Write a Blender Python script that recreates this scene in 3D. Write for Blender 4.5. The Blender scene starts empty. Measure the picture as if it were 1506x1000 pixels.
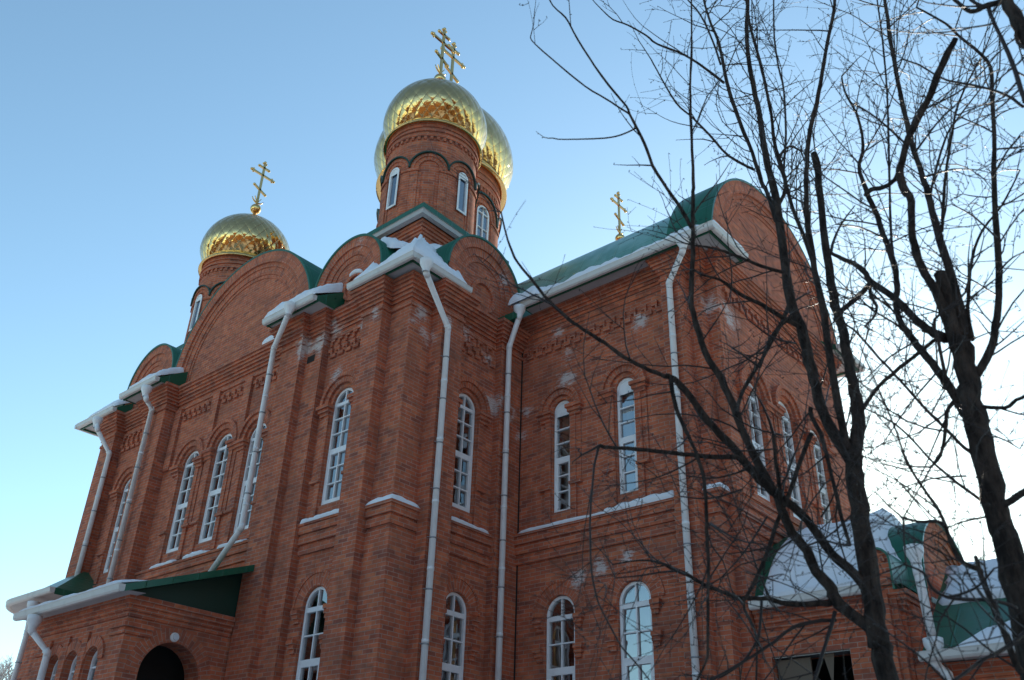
import bpy, math, random
import numpy as np
from mathutils import Vector, Matrix, noise
from mathutils.geometry import tessellate_polygon
R = math.radians
SC = bpy.context.scene
COL = SC.collection
random.seed(7)

# ------------------------------------------------------------------ camera, sky, sun
PP = (753.0, 500.0); F = 1344.5166                      # photo of 1506 x 1000
CAM = Vector((11.98, -10.61, 1.6))
def _n(v): v = Vector(v); v.normalize(); return v
ZC = _n((828-PP[0], -1840-PP[1], F)); XC = -_n((-1042-PP[0], 1215-PP[1], F)); YC = ZC.cross(XC)
def ray(p):
    d = Vector((p[0]-PP[0], p[1]-PP[1], F))
    return Vector((XC.dot(d), YC.dot(d), ZC.dot(d)))
def onX(p, x): r = ray(p); return CAM + r*((x-CAM.x)/r.x)
def onY(p, y): r = ray(p); return CAM + r*((y-CAM.y)/r.y)
def onD(p, d): r = ray(p); return CAM + r*(d/math.hypot(r.x, r.y))
cd = bpy.data.cameras.new('camera'); cam = bpy.data.objects.new('camera', cd); COL.objects.link(cam)
m = Matrix(((XC.x, -XC.y, -XC.z, CAM.x), (YC.x, -YC.y, -YC.z, CAM.y), (ZC.x, -ZC.y, -ZC.z, CAM.z), (0, 0, 0, 1)))
cam.matrix_world = m
cd.sensor_width = 36.0; cd.lens = F/1506*36; cd.clip_end = 2000; cd.clip_start = .05; cd.dof.use_dof = True; cd.dof.focus_distance = 18.0; cd.dof.aperture_fstop = 2.8
SC.camera = cam
SUNDIR = ray((1262, 748)).normalized()
EL = math.asin(SUNDIR.z)
w = bpy.data.worlds.new('World'); SC.world = w; w.use_nodes = True
nt = w.node_tree; bg = nt.nodes['Background']
sky = nt.nodes.new('ShaderNodeTexSky'); sky.sky_type = 'NISHITA'; sky.sun_disc = False
sky.sun_elevation = EL; sky.sun_rotation = math.atan2(SUNDIR.x, SUNDIR.y)
sky.air_density = 1.0; sky.dust_density = 0.3; sky.ozone_density = 1.0; sky.altitude = 100
tint = nt.nodes.new('ShaderNodeMix'); tint.data_type = 'RGBA'; tint.blend_type = 'MULTIPLY'; tint.inputs[0].default_value = 1; tint.inputs[7].default_value = (.85, 1.0, .955, 1)
nt.links.new(sky.outputs[0], tint.inputs[6]); nt.links.new(tint.outputs[2], bg.inputs[0]); bg.inputs[1].default_value = 0.14
sl = bpy.data.lights.new('sun', 'SUN'); sl.energy = 3.0; sl.angle = R(.5); sl.color = (1, .9, .76)
sun = bpy.data.objects.new('sun', sl); COL.objects.link(sun)
sun.rotation_euler = SUNDIR.to_track_quat('Z', 'Y').to_euler()
SC.view_settings.view_transform = 'Standard'; SC.view_settings.look = 'None'
SC.view_settings.exposure = 0.98; SC.view_settings.gamma = 1.0

# ------------------------------------------------------------------ materials
def mat(name, col, rough=.6, metal=0.0, spec=.5):
    m = bpy.data.materials.new(name); m.use_nodes = True
    b = m.node_tree.nodes['Principled BSDF']
    b.inputs['Base Color'].default_value = (*col, 1); b.inputs['Roughness'].default_value = rough
    b.inputs['Metallic'].default_value = metal; b.inputs['Specular IOR Level'].default_value = spec
    return m
class NT:
    def __init__(s, m): s.t = m.node_tree; s.b = s.t.nodes['Principled BSDF']
    def n(s, k, **kw):
        nd = s.t.nodes.new('ShaderNode'+k)
        for a, v in kw.items():
            if a == 'inp':
                for i, x in v.items(): s.put(nd.inputs[i], x)
            else: setattr(nd, a, v)
        return nd
    def put(s, sock, x):
        if isinstance(x, bpy.types.NodeSocket): s.t.links.new(x, sock)
        else: sock.default_value = x
    def math(s, op, a, b=0.0, c=None, clamp=False):
        nd = s.n('Math', operation=op, use_clamp=clamp); s.put(nd.inputs[0], a); s.put(nd.inputs[1], b)
        if c is not None: s.put(nd.inputs[2], c)
        return nd.outputs[0]
    def mix(s, f, a, b, blend='MIX'):
        nd = s.n('Mix', data_type='RGBA', blend_type=blend); s.put(nd.inputs[0], f)
        for i, x in ((6, a), (7, b)): s.put(nd.inputs[i], x if isinstance(x, bpy.types.NodeSocket) else (*x, 1))
        return nd.outputs[2]
    def noise(s, vec, scale, detail=4, rough=.55):
        nd = s.n('TexNoise', inp={'Scale': scale, 'Detail': detail, 'Roughness': rough})
        if vec is not None: s.t.links.new(vec, nd.inputs['Vector'])
        return nd.outputs[0]
    def ramp(s, f, lo, hi):
        nd = s.n('MapRange', interpolation_type='SMOOTHSTEP'); s.put(nd.inputs[0], f)
        nd.inputs[1].default_value = lo; nd.inputs[2].default_value = hi
        return nd.outputs[0]
    def bump(s, h, strength=.3, dist=.01):
        nd = s.n('Bump', inp={'Strength': strength, 'Distance': dist, 'Height': h})
        s.t.links.new(nd.outputs[0], s.b.inputs['Normal'])

# white salt bloom on the brick: world point, radius
BLOOM = [((0, .25, 11.5), .40), ((0, .42, 11.0), .34), ((0, .1, 11.15), .25), ((.2, .75, 11.4), .25), ((0, 1.6, 11.5), .3), ((0, 2.2, 11.15), .3), ((0, 2.45, 10.2), .45),
         ((.17, 2.9, 10.0), .4), ((-3.2, -.34, 11.4), .5), ((-2.8, -.17, 11.4), .45), ((-1.5, -.1, 11.5), .35), ((-2.4, 0, 11.8), .35), ((-.9, -.25, 11.5), .3), ((-2.2, -.1, 10.5), .4),
         ((1.45, 3.25, 11.2), .4), ((1.4, 3.25, 10.6), .45), ((1.2, 3.25, 11.9), .35), ((3.3, 3.25, 11.35), .35), ((4.8, 3.5, 11.3), .4), ((5.0, 3.9, 11.2), .6), ((1.7, 3.25, 6.35), .35), ((2.2, 3.25, 6.4), .35), ((2.8, 3.25, 6.5), .3),
         ((.2, 3.2, 9.6), .3), ((.35, 3.25, 10.2), .25), ((-1.9, 0, 13.9), .35), ((.1, 2.7, 13.4), .3), ((-1.9, -.17, 8.6), .4)]
def brick_mat(name, bloom=True, c1=(.57, .155, .072), c2=(.39, .100, .055)):
    m = mat(name, (.3, .1, .06), .85, 0, .25); T = NT(m)
    uv = T.n('TexCoord').outputs['UV']; pos = T.n('NewGeometry').outputs['Position']
    wob = T.noise(pos, 3.0, 2)
    uvw = T.n('VectorMath', operation='ADD'); T.put(uvw.inputs[0], uv)
    cx = T.n('CombineXYZ'); T.put(cx.inputs[1], T.math('MULTIPLY', T.math('SUBTRACT', wob, .5), .012)); T.put(uvw.inputs[1], cx.outputs[0])
    bt = T.n('TexBrick', inp={'Vector': uvw.outputs[0], 'Color1': (*c1, 1), 'Color2': (*c2, 1), 'Mortar': (.42, .28, .22, 1), 'Scale': 1.0,
                              'Mortar Size': .007, 'Mortar Smooth': .3, 'Bias': -.15, 'Brick Width': .26, 'Row Height': .077})
    bt.offset = .5
    b2 = T.n('TexBrick', inp={'Vector': uvw.outputs[0], 'Color1': (0, 0, 0, 1), 'Color2': (1, 1, 1, 1), 'Mortar': (.4, .4, .4, 1), 'Scale': 1.0,
                              'Mortar Size': .007, 'Mortar Smooth': .3, 'Bias': 0, 'Brick Width': .26, 'Row Height': .077}); b2.offset = .5
    n1 = T.noise(pos, 1.3, 5); n2 = T.noise(pos, 6.0, 4); n3 = T.noise(pos, 38, 3)
    st = T.n('Mapping', inp={'Scale': (1.2, 1.2, 9.0)}); T.put(st.inputs[0], pos)
    n4 = T.noise(st.outputs[0], 1.0, 4)
    col = T.mix(T.math('MULTIPLY', T.ramp(n1, .42, .68), .38), bt.outputs[0], (.24, .105, .07))
    col = T.mix(T.math('MULTIPLY', T.ramp(n4, .54, .72), .45), col, (.17, .105, .08))
    col = T.mix(T.math('MULTIPLY', T.ramp(n4, .30, .44), -.35, .35), col, (.46, .12, .045))
    patch = T.ramp(T.noise(pos, .9, 4), .40, .62)
    col = T.mix(T.math('MULTIPLY', T.ramp(b2.outputs[0], .80, .90), T.math('MULTIPLY_ADD', patch, .38, .10)), col, (.19, .085, .07))
    col = T.mix(T.math('MULTIPLY', T.ramp(b2.outputs[0], .16, .06), .45), col, (.56, .19, .09))
    wv = T.n('MapRange'); T.put(wv.inputs[0], n2); wv.inputs[1].default_value = .25; wv.inputs[2].default_value = .75; wv.inputs[3].default_value = .72; wv.inputs[4].default_value = 1.22
    vm = T.n('VectorMath', operation='SCALE'); T.put(vm.inputs[0], col); T.put(vm.inputs['Scale'], wv.outputs[0])
    col = vm.outputs[0]
    if bloom:
        tot = None
        for p, r in BLOOM:
            d = T.n('VectorMath', operation='DISTANCE'); T.put(d.inputs[0], pos); d.inputs[1].default_value = p
            v = T.n('MapRange'); T.put(v.inputs[0], d.outputs['Value']); v.inputs[1].default_value = r*1.45; v.inputs[2].default_value = 0
            tot = v.outputs[0] if tot is None else T.math('MAXIMUM', tot, v.outputs[0])
        sm = T.n('Mapping', inp={'Scale': (6, 6, 34)}); T.put(sm.inputs[0], pos)
        low = T.noise(pos, 2.6, 5, .65); hi = T.noise(sm.outputs[0], 1.0, 7, .75)
        f = T.ramp(T.math('ADD', T.math('MULTIPLY', tot, .55), T.math('MULTIPLY', low, .9)), .64, 1.0)
        g = T.ramp(T.math('ADD', hi, T.math('MULTIPLY', f, .16)), .55, .66)
        col = T.mix(T.math('MULTIPLY', T.math('MULTIPLY', f, g), .8), col, (.64, .60, .58))
        sp = T.ramp(T.noise(pos, 11, 4, .7), .70, .78)
        col = T.mix(T.math('MULTIPLY', sp, .35), col, (.55, .50, .47))
    T.put(T.b.inputs['Base Color'], col)
    h = T.math('ADD', T.math('MULTIPLY', bt.outputs['Fac'], -1.0), T.math('MULTIPLY', n3, .5))
    T.bump(h, .55, .008)
    return m
BRICK = brick_mat('red_brick')
BRICK2 = brick_mat('red_brick_annex', False)
def metal_sheet(name, col, seam=.5, frost=False):
    m = mat(name, col, .38, 0, .5); T = NT(m)
    uv = T.n('TexCoord').outputs['UV']; pos = T.n('NewGeometry').outputs['Position']
    sx = T.n('SeparateXYZ'); T.put(sx.inputs[0], uv)
    f = T.math('FRACT', T.math('DIVIDE', sx.outputs[0], seam)); d = T.math('ABSOLUTE', T.math('SUBTRACT', f, .5))
    f2 = T.math('FRACT', T.math('DIVIDE', sx.outputs[1], 1.2)); d2 = T.math('ABSOLUTE', T.math('SUBTRACT', f2, .5))
    s = T.math('MAXIMUM', T.ramp(d, .455, .49), T.math('MULTIPLY', T.ramp(d2, .485, .495), .6))
    n = T.noise(pos, 4, 4)
    base = T.mix(n, tuple(c*.75 for c in col), tuple(min(1, c*1.3) for c in col))
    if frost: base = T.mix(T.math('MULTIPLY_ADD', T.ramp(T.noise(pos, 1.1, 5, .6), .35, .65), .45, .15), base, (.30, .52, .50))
    T.put(T.b.inputs['Base Color'], base)
    T.put(T.b.inputs['Roughness'], T.math('MULTIPLY_ADD', n, .25, .20))
    T.bump(T.math('ADD', s, T.math('MULTIPLY', T.noise(pos, 2.2, 2), .8)), .5, .02)
    return m
GREEN = metal_sheet('green_roof_sheet', (.006, .105, .058))
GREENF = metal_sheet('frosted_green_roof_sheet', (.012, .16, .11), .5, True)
def pvc(name, col, rough=.4):
    m = mat(name, col, rough); T = NT(m); pos = T.n('NewGeometry').outputs['Position']
    n = T.noise(pos, 5, 5)
    T.put(T.b.inputs['Base Color'], T.mix(T.ramp(n, .45, .75), col, tuple(c*.88 for c in col)))
    return m
WHITE = pvc('white_painted_metal', (.84, .84, .83))
GUTTER = pvc('cream_gutter_metal', (.66, .64, .60))
GREEN2 = mat('dark_green_trim_and_shade', (.008, .045, .03), .5)  # weathered drum caps, and shade painted under the porch roof
FRAME = pvc('white_window_plastic', (.86, .86, .86))
SOFFIT = pvc('pale_soffit_panel', (.48, .46, .44), .6)
SNOW = mat('snow', (.86, .88, .92), .7, 0, .3)
T = NT(SNOW); pos = T.n('NewGeometry').outputs['Position']
T.bump(T.math('ADD', T.noise(pos, 9, 6, .6), T.math('MULTIPLY', T.noise(pos, 60, 3), .2)), .6, .04)
def gold_mat(name, plates):
    m = mat(name, (.78, .50, .2), .11, 1.0); T = NT(m)
    uv = T.n('TexCoord').outputs['UV']; sx = T.n('SeparateXYZ'); T.put(sx.inputs[0], uv)
    pos = T.n('NewGeometry').outputs['Position']
    if plates:
        a = T.math('ADD', sx.outputs[0], sx.outputs[1]); b = T.math('SUBTRACT', sx.outputs[0], sx.outputs[1])
        fa = T.math('FRACT', a); fb = T.math('FRACT', b)
        cx = T.n('CombineXYZ'); T.put(cx.inputs[0], T.math('FLOOR', a)); T.put(cx.inputs[1], T.math('FLOOR', b))
        wn = T.n('TexWhiteNoise', noise_dimensions='2D'); T.put(wn.inputs[0], cx.outputs[0])
        sc = T.n('SeparateColor'); T.put(sc.inputs[0], wn.outputs['Color'])
        tilt = T.math('ADD', T.math('MULTIPLY', T.math('SUBTRACT', sc.outputs[0], .5), fa), T.math('MULTIPLY', T.math('SUBTRACT', sc.outputs[1], .5), fb))
        da = T.math('ABSOLUTE', T.math('SUBTRACT', fa, .5)); db = T.math('ABSOLUTE', T.math('SUBTRACT', fb, .5))
        seam = T.math('MAXIMUM', T.ramp(da, .470, .499), T.ramp(db, .470, .499))
        pil = T.math('ADD', T.math('MULTIPLY', da, da), T.math('MULTIPLY', db, db))
        h = T.math('SUBTRACT', T.math('MULTIPLY_ADD', tilt, .9, T.math('MULTIPLY', seam, .25)), T.math('MULTIPLY', pil, .9))
        T.bump(T.math('ADD', h, T.math('MULTIPLY', T.noise(pos, 5, 3), .5)), .62, .05)
        T.put(T.b.inputs['Base Color'], T.mix(seam, (.70, .46, .20), (.22, .13, .06)))
        T.put(T.b.inputs['Roughness'], T.math('MULTIPLY_ADD', sc.outputs[2], .06, .08))
    else:
        T.bump(T.noise(pos, 8, 3), .25, .03)
    return m
GOLDP = gold_mat('gilded_dome_plates', True); GOLD = gold_mat('gilded_metal', False)
def bark_mat():
    m = mat('bark', (.05, .04, .034), .9, 0, .2); T = NT(m); pos = T.n('NewGeometry').outputs['Position']
    mp = T.n('Mapping', inp={'Scale': (1, 1, .3)}); T.put(mp.inputs[0], pos)
    n = T.noise(mp.outputs[0], 22, 6, .65); n2 = T.noise(pos, 5, 4)
    T.put(T.b.inputs['Base Color'], T.mix(T.ramp(T.math('ADD', n, T.math('MULTIPLY', n2, .4)), .5, .95), (.022, .018, .016), (.11, .088, .072)))
    T.bump(T.math('ADD', n, T.math('MULTIPLY', T.noise(mp.outputs[0], 70, 4), .4)), 1.0, .05)
    return m
BARK = bark_mat()
TWIG = mat('twig_bark', (.040, .029, .024), .5, 0, .3)
FROST = mat('pale_frosted_twig', (.50, .47, .45), .9)
GLASS = bpy.data.materials.new('window_glass'); GLASS.use_nodes = True
t = GLASS.node_tree; t.nodes.clear()
o = t.nodes.new('ShaderNodeOutputMaterial'); mx = t.nodes.new('ShaderNodeMixShader'); tr = t.nodes.new('ShaderNodeBsdfTransparent'); gl = t.nodes.new('ShaderNodeBsdfGlossy')
tr.inputs[0].default_value = (.72, .78, .78, 1); gl.inputs['Roughness'].default_value = .015; gl.inputs[0].default_value = (.92, .96, 1, 1)
lw = t.nodes.new('ShaderNodeFresnel'); lw.inputs[0].default_value = 3.8
nz = t.nodes.new('ShaderNodeTexNoise'); nz.inputs['Scale'].default_value = 1.6; ge = t.nodes.new('ShaderNodeNewGeometry'); t.links.new(ge.outputs['Position'], nz.inputs['Vector'])
bp = t.nodes.new('ShaderNodeBump'); bp.inputs['Strength'].default_value = .12; bp.inputs['Distance'].default_value = .05; t.links.new(nz.outputs[0], bp.inputs['Height'])
t.links.new(bp.outputs[0], gl.inputs['Normal'])
for a, b in ((lw.outputs[0], mx.inputs[0]), (tr.outputs[0], mx.inputs[1]), (gl.outputs[0], mx.inputs[2]), (mx.outputs[0], o.inputs[0])): t.links.new(a, b)
GLASS2 = mat('dark_reflecting_glass', (.05, .08, .14), .04, 0, 1.0); GLASS2.node_tree.nodes['Principled BSDF'].inputs['IOR'].default_value = 2.0
CURT = mat('curtain_cloth', (.72, .73, .70), .9)
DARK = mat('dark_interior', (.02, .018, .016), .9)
PLY = pvc('plywood_board', (.15, .11, .075), .7)
LAMPG = mat('frosted_lamp_glass', (.7, .72, .74), .25)
IRON = mat('grey_steel', (.35, .36, .37), .45, .8)

# ------------------------------------------------------------------ mesh helpers
class MB:
    def __init__(s): s.v = []; s.f = []; s.uv = []; s.sm = []; s.mi = []
    def face(s, pts, uv=None, smooth=False, mi=0):
        i = len(s.v); s.v += [tuple(p) for p in pts]; s.f.append(tuple(range(i, i+len(pts)))); s.uv.append(uv); s.sm.append(smooth); s.mi.append(mi)
    def box(s, lo, hi, mi=0):
        x0, y0, z0 = lo; x1, y1, z1 = hi
        if x0 > x1: x0, x1 = x1, x0
        if y0 > y1: y0, y1 = y1, y0
        if z0 > z1: z0, z1 = z1, z0
        P = lambda a, b, c: Vector((a, b, c))
        for q in ([P(x0, y0, z0), P(x1, y0, z0), P(x1, y0, z1), P(x0, y0, z1)], [P(x1, y0, z0), P(x1, y1, z0), P(x1, y1, z1), P(x1, y0, z1)],
                  [P(x1, y1, z0), P(x0, y1, z0), P(x0, y1, z1), P(x1, y1, z1)], [P(x0, y1, z0), P(x0, y0, z0), P(x0, y0, z1), P(x0, y1, z1)],
                  [P(x0, y0, z1), P(x1, y0, z1), P(x1, y1, z1), P(x0, y1, z1)], [P(x0, y1, z0), P(x1, y1, z0), P(x1, y0, z0), P(x0, y0, z0)]):
            s.face(q, mi=mi)
    def fbox(s, fr, u0, u1, z0, z1, d0, d1, mi=0):
        # box in a wall frame: u along the wall, d outward
        c = [fr(u, d, z) for z in (z0, z1) for u, d in ((u0, d0), (u1, d0), (u1, d1), (u0, d1))]
        for q in ((3, 2, 6, 7), (2, 1, 5, 6), (0, 3, 7, 4), (7, 6, 5, 4), (0, 1, 2, 3), (1, 0, 4, 5)): s.face([c[i] for i in q], mi=mi)
    def build(s, name, mats, parent=None, weld=False):
        me = bpy.data.meshes.new(name); me.from_pydata([tuple(p) for p in s.v], [], s.f)
        ul = me.uv_layers.new(name='UVMap').data
        k = 0
        for fi, poly in enumerate(me.polygons):
            poly.use_smooth = s.sm[fi]; poly.material_index = s.mi[fi]
            u = s.uv[fi]
            if u is None:
                n = poly.normal
                if abs(n.z) < .75:
                    l = math.hypot(n.x, n.y); tx, ty = -n.y/l, n.x/l
                    u = [(s.v[i][0]*tx+s.v[i][1]*ty, s.v[i][2]) for i in poly.vertices]
                else: u = [(s.v[i][0], s.v[i][1]) for i in poly.vertices]
            for j in range(len(u)): ul[k].uv = u[j]; k += 1
        for mm in (mats if isinstance(mats, (list, tuple)) else [mats]): me.materials.append(mm)
        if weld or any(s.sm):
            import bmesh
            b = bmesh.new(); b.from_mesh(me); bmesh.ops.remove_doubles(b, verts=b.verts, dist=.0004); b.to_mesh(me); b.free()
        o = bpy.data.objects.new(name, me); COL.objects.link(o)
        if parent: o.parent = parent
        return o
def tag(o, label=None, cat=None, group=None, kind=None):
    if label: o['label'] = label
    if cat: o['category'] = cat
    if group: o['group'] = group
    if kind: o['kind'] = kind
    return o
def thing(name, label, cat, group=None):
    o = bpy.data.objects.new(name, None); COL.objects.link(o); o.empty_display_size = .2
    return tag(o, label, cat, group)
def frame(A, B):
    # wall frame: origin A, u towards B, outward to the right-hand side of A->B
    A = Vector((A[0], A[1], 0)); d = Vector((B[0], B[1], 0))-A; L = d.length; d /= L; n = Vector((d.y, -d.x, 0))
    f = lambda u, o, z: A + d*u + n*o + Vector((0, 0, z))
    f.L = L; f.d = d; f.n = n
    return f
def arch_pts(uc, hw, zb, zs, n=16, grow=0.0):
    r = hw+grow
    return [(uc-r, zb-grow)] + [(uc-r*math.cos(math.pi*i/n), zs+r*math.sin(math.pi*i/n)) for i in range(n+1)] + [(uc+r, zb-grow)]
def wall(mb, A, B, z0, z1, holes=(), depth=.22, top=None):
    # brick wall face A->B with arched or square holes; top: optional list of (u,z) for the upper outline
    fr = frame(A, B); L = fr.L
    outer = [(0, z0), (L, z0)] + (list(top) if top else [(L, z1), (0, z1)])
    loops = [outer] + [list(h) for h in holes]
    flat = [p for l in loops for p in l]
    for tri in tessellate_polygon([[Vector((p[0], p[1], 0)) for p in l] for l in loops]):
        a, b, c = [flat[i] for i in tri]
        if (b[0]-a[0])*(c[1]-a[1])-(b[1]-a[1])*(c[0]-a[0]) < 0: b, c = c, b
        mb.face([fr(q[0], 0, q[1]) for q in (a, b, c)])
    for h in holes:
        n = len(h)
        for i in range(n):
            a, b = h[i], h[(i+1) % n]
            mb.face([fr(a[0], 0, a[1]), fr(b[0], 0, b[1]), fr(b[0], -depth, b[1]), fr(a[0], -depth, a[1])])
def offset_path(path, o):
    P = [Vector((p[0], p[1])) for p in path]; out = []
    for i, p in enumerate(P):
        n = []
        if i > 0: d = (p-P[i-1]).normalized(); n.append(Vector((d.y, -d.x)))
        if i < len(P)-1: d = (P[i+1]-p).normalized(); n.append(Vector((d.y, -d.x)))
        if len(n) == 1: out.append(p+n[0]*o)
        else:
            b = n[0]+n[1]; out.append(p+b*(o/max(.2, b.dot(n[0]))))
    return out
def sweep(mb, path, prof, caps=True, mi=0):
    rows = [offset_path(path, o) for o, z in prof]
    for k in range(len(prof)-1):
        a, b = rows[k], rows[k+1]
        for i in range(len(path)-1):
            mb.face([(*a[i], prof[k][1]), (*a[i+1], prof[k][1]), (*b[i+1], prof[k+1][1]), (*b[i], prof[k+1][1])], mi=mi)
    if caps:
        mb.face([(*rows[k][0], prof[k][1]) for k in range(len(prof))], mi=mi)
        mb.face([(*rows[k][-1], prof[k][1]) for k in reversed(range(len(prof)))], mi=mi)
def corbel(z0, n, h, e, base=0.0, back=-.02):
    pr = [(back, z0)]; o = base
    for i in range(n):
        o += e; pr += [(o, z0+i*h), (o, z0+(i+1)*h)]
    pr.append((back, z0+n*h))
    return pr
def tube(mb, pts, rad, n=8, mi=0, cap=True, smooth=True):
    P = [Vector(p) for p in pts]; rad = rad if isinstance(rad, (list, tuple)) else [rad]*len(P)
    up = None; rings = []; s = 0
    for i, p in enumerate(P):
        d = (P[min(i+1, len(P)-1)]-P[max(i-1, 0)])
        if d.length < 1e-6: d = Vector((0, 0, 1))
        d.normalize()
        if up is None: up = d.orthogonal().normalized()
        up = (up-d*up.dot(d)).normalized(); sd = d.cross(up)
        if i: s += (p-P[i-1]).length
        rings.append(([p+(up*math.cos(2*math.pi*k/n)+sd*math.sin(2*math.pi*k/n))*rad[i] for k in range(n)], s))
    for i in range(len(P)-1):
        a, sa = rings[i]; b, sb = rings[i+1]
        for k in range(n):
            j = (k+1) % n
            mb.face([a[k], a[j], b[j], b[k]], uv=[(k/n, sa), ((k+1)/n, sa), ((k+1)/n, sb), (k/n, sb)], smooth=smooth, mi=mi)
    if cap:
        mb.face(list(reversed(rings[0][0])), mi=mi); mb.face(rings[-1][0], mi=mi)
def lathe(mb, cx, cy, prof, n=48, uvf=None, smooth=True, mi=0, a0=0, a1=2*math.pi):
    for k in range(len(prof)-1):
        (r0, z0), (r1, z1) = prof[k], prof[k+1]
        for i in range(n):
            t0 = a0+(a1-a0)*i/n; t1 = a0+(a1-a0)*(i+1)/n
            q = [(cx+r0*math.cos(t0), cy+r0*math.sin(t0), z0), (cx+r0*math.cos(t1), cy+r0*math.sin(t1), z0), (cx+r1*math.cos(t1), cy+r1*math.sin(t1), z1), (cx+r1*math.cos(t0), cy+r1*math.sin(t0), z1)]
            if uvf: u = [uvf(t0, k, r0, z0), uvf(t1, k, r0, z0), uvf(t1, k+1, r1, z1), uvf(t0, k+1, r1, z1)]
            else: rm = max(r0, r1); u = [(t0*rm, z0+r0*.3), (t1*rm, z0+r0*.3), (t1*rm, z1+r1*.3), (t0*rm, z1+r1*.3)]
            if r1 < 1e-5: q = q[:3]; u = u[:3]
            elif r0 < 1e-5: q = [q[0], q[2], q[3]]; u = [u[0], u[2], u[3]]
            mb.face(q, uv=u, smooth=smooth, mi=mi)
def ring(mb, fr, uc, zc, r0, r1, d0, d1, a0=0.0, a1=math.pi, n=20, mi=0):
    # raised arch band with bricks laid radially
    for i in range(n):
        t0 = a0+(a1-a0)*i/n; t1 = a0+(a1-a0)*(i+1)/n
        P = lambda r, t, d: fr(uc-r*math.cos(t), d, zc+r*math.sin(t))
        s0, s1 = t0*(r0+r1)/2, t1*(r0+r1)/2
        mb.face([P(r1, t0, d1), P(r0, t0, d1), P(r0, t1, d1), P(r1, t1, d1)], uv=[(r1, s0), (r0, s0), (r0, s1), (r1, s1)], mi=mi)
        mb.face([P(r1, t0, d0), P(r1, t0, d1), P(r1, t1, d1), P(r1, t1, d0)], uv=[(0, s0), (.1, s0), (.1, s1), (0, s1)], mi=mi)
        mb.face([P(r0, t0, d1), P(r0, t0, d0), P(r0, t1, d0), P(r0, t1, d1)], uv=[(0, s0), (.1, s0), (.1, s1), (0, s1)], mi=mi)
    if a1-a0 < 6.2:
        for t, fl in ((a0, 0), (a1, 1)):
            q = [fr(uc-r*math.cos(t), d, zc+r*math.sin(t)) for r, d in ((r0, d0), (r0, d1), (r1, d1), (r1, d0))]
            mb.face(q[::-1] if fl else q, mi=mi)

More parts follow.
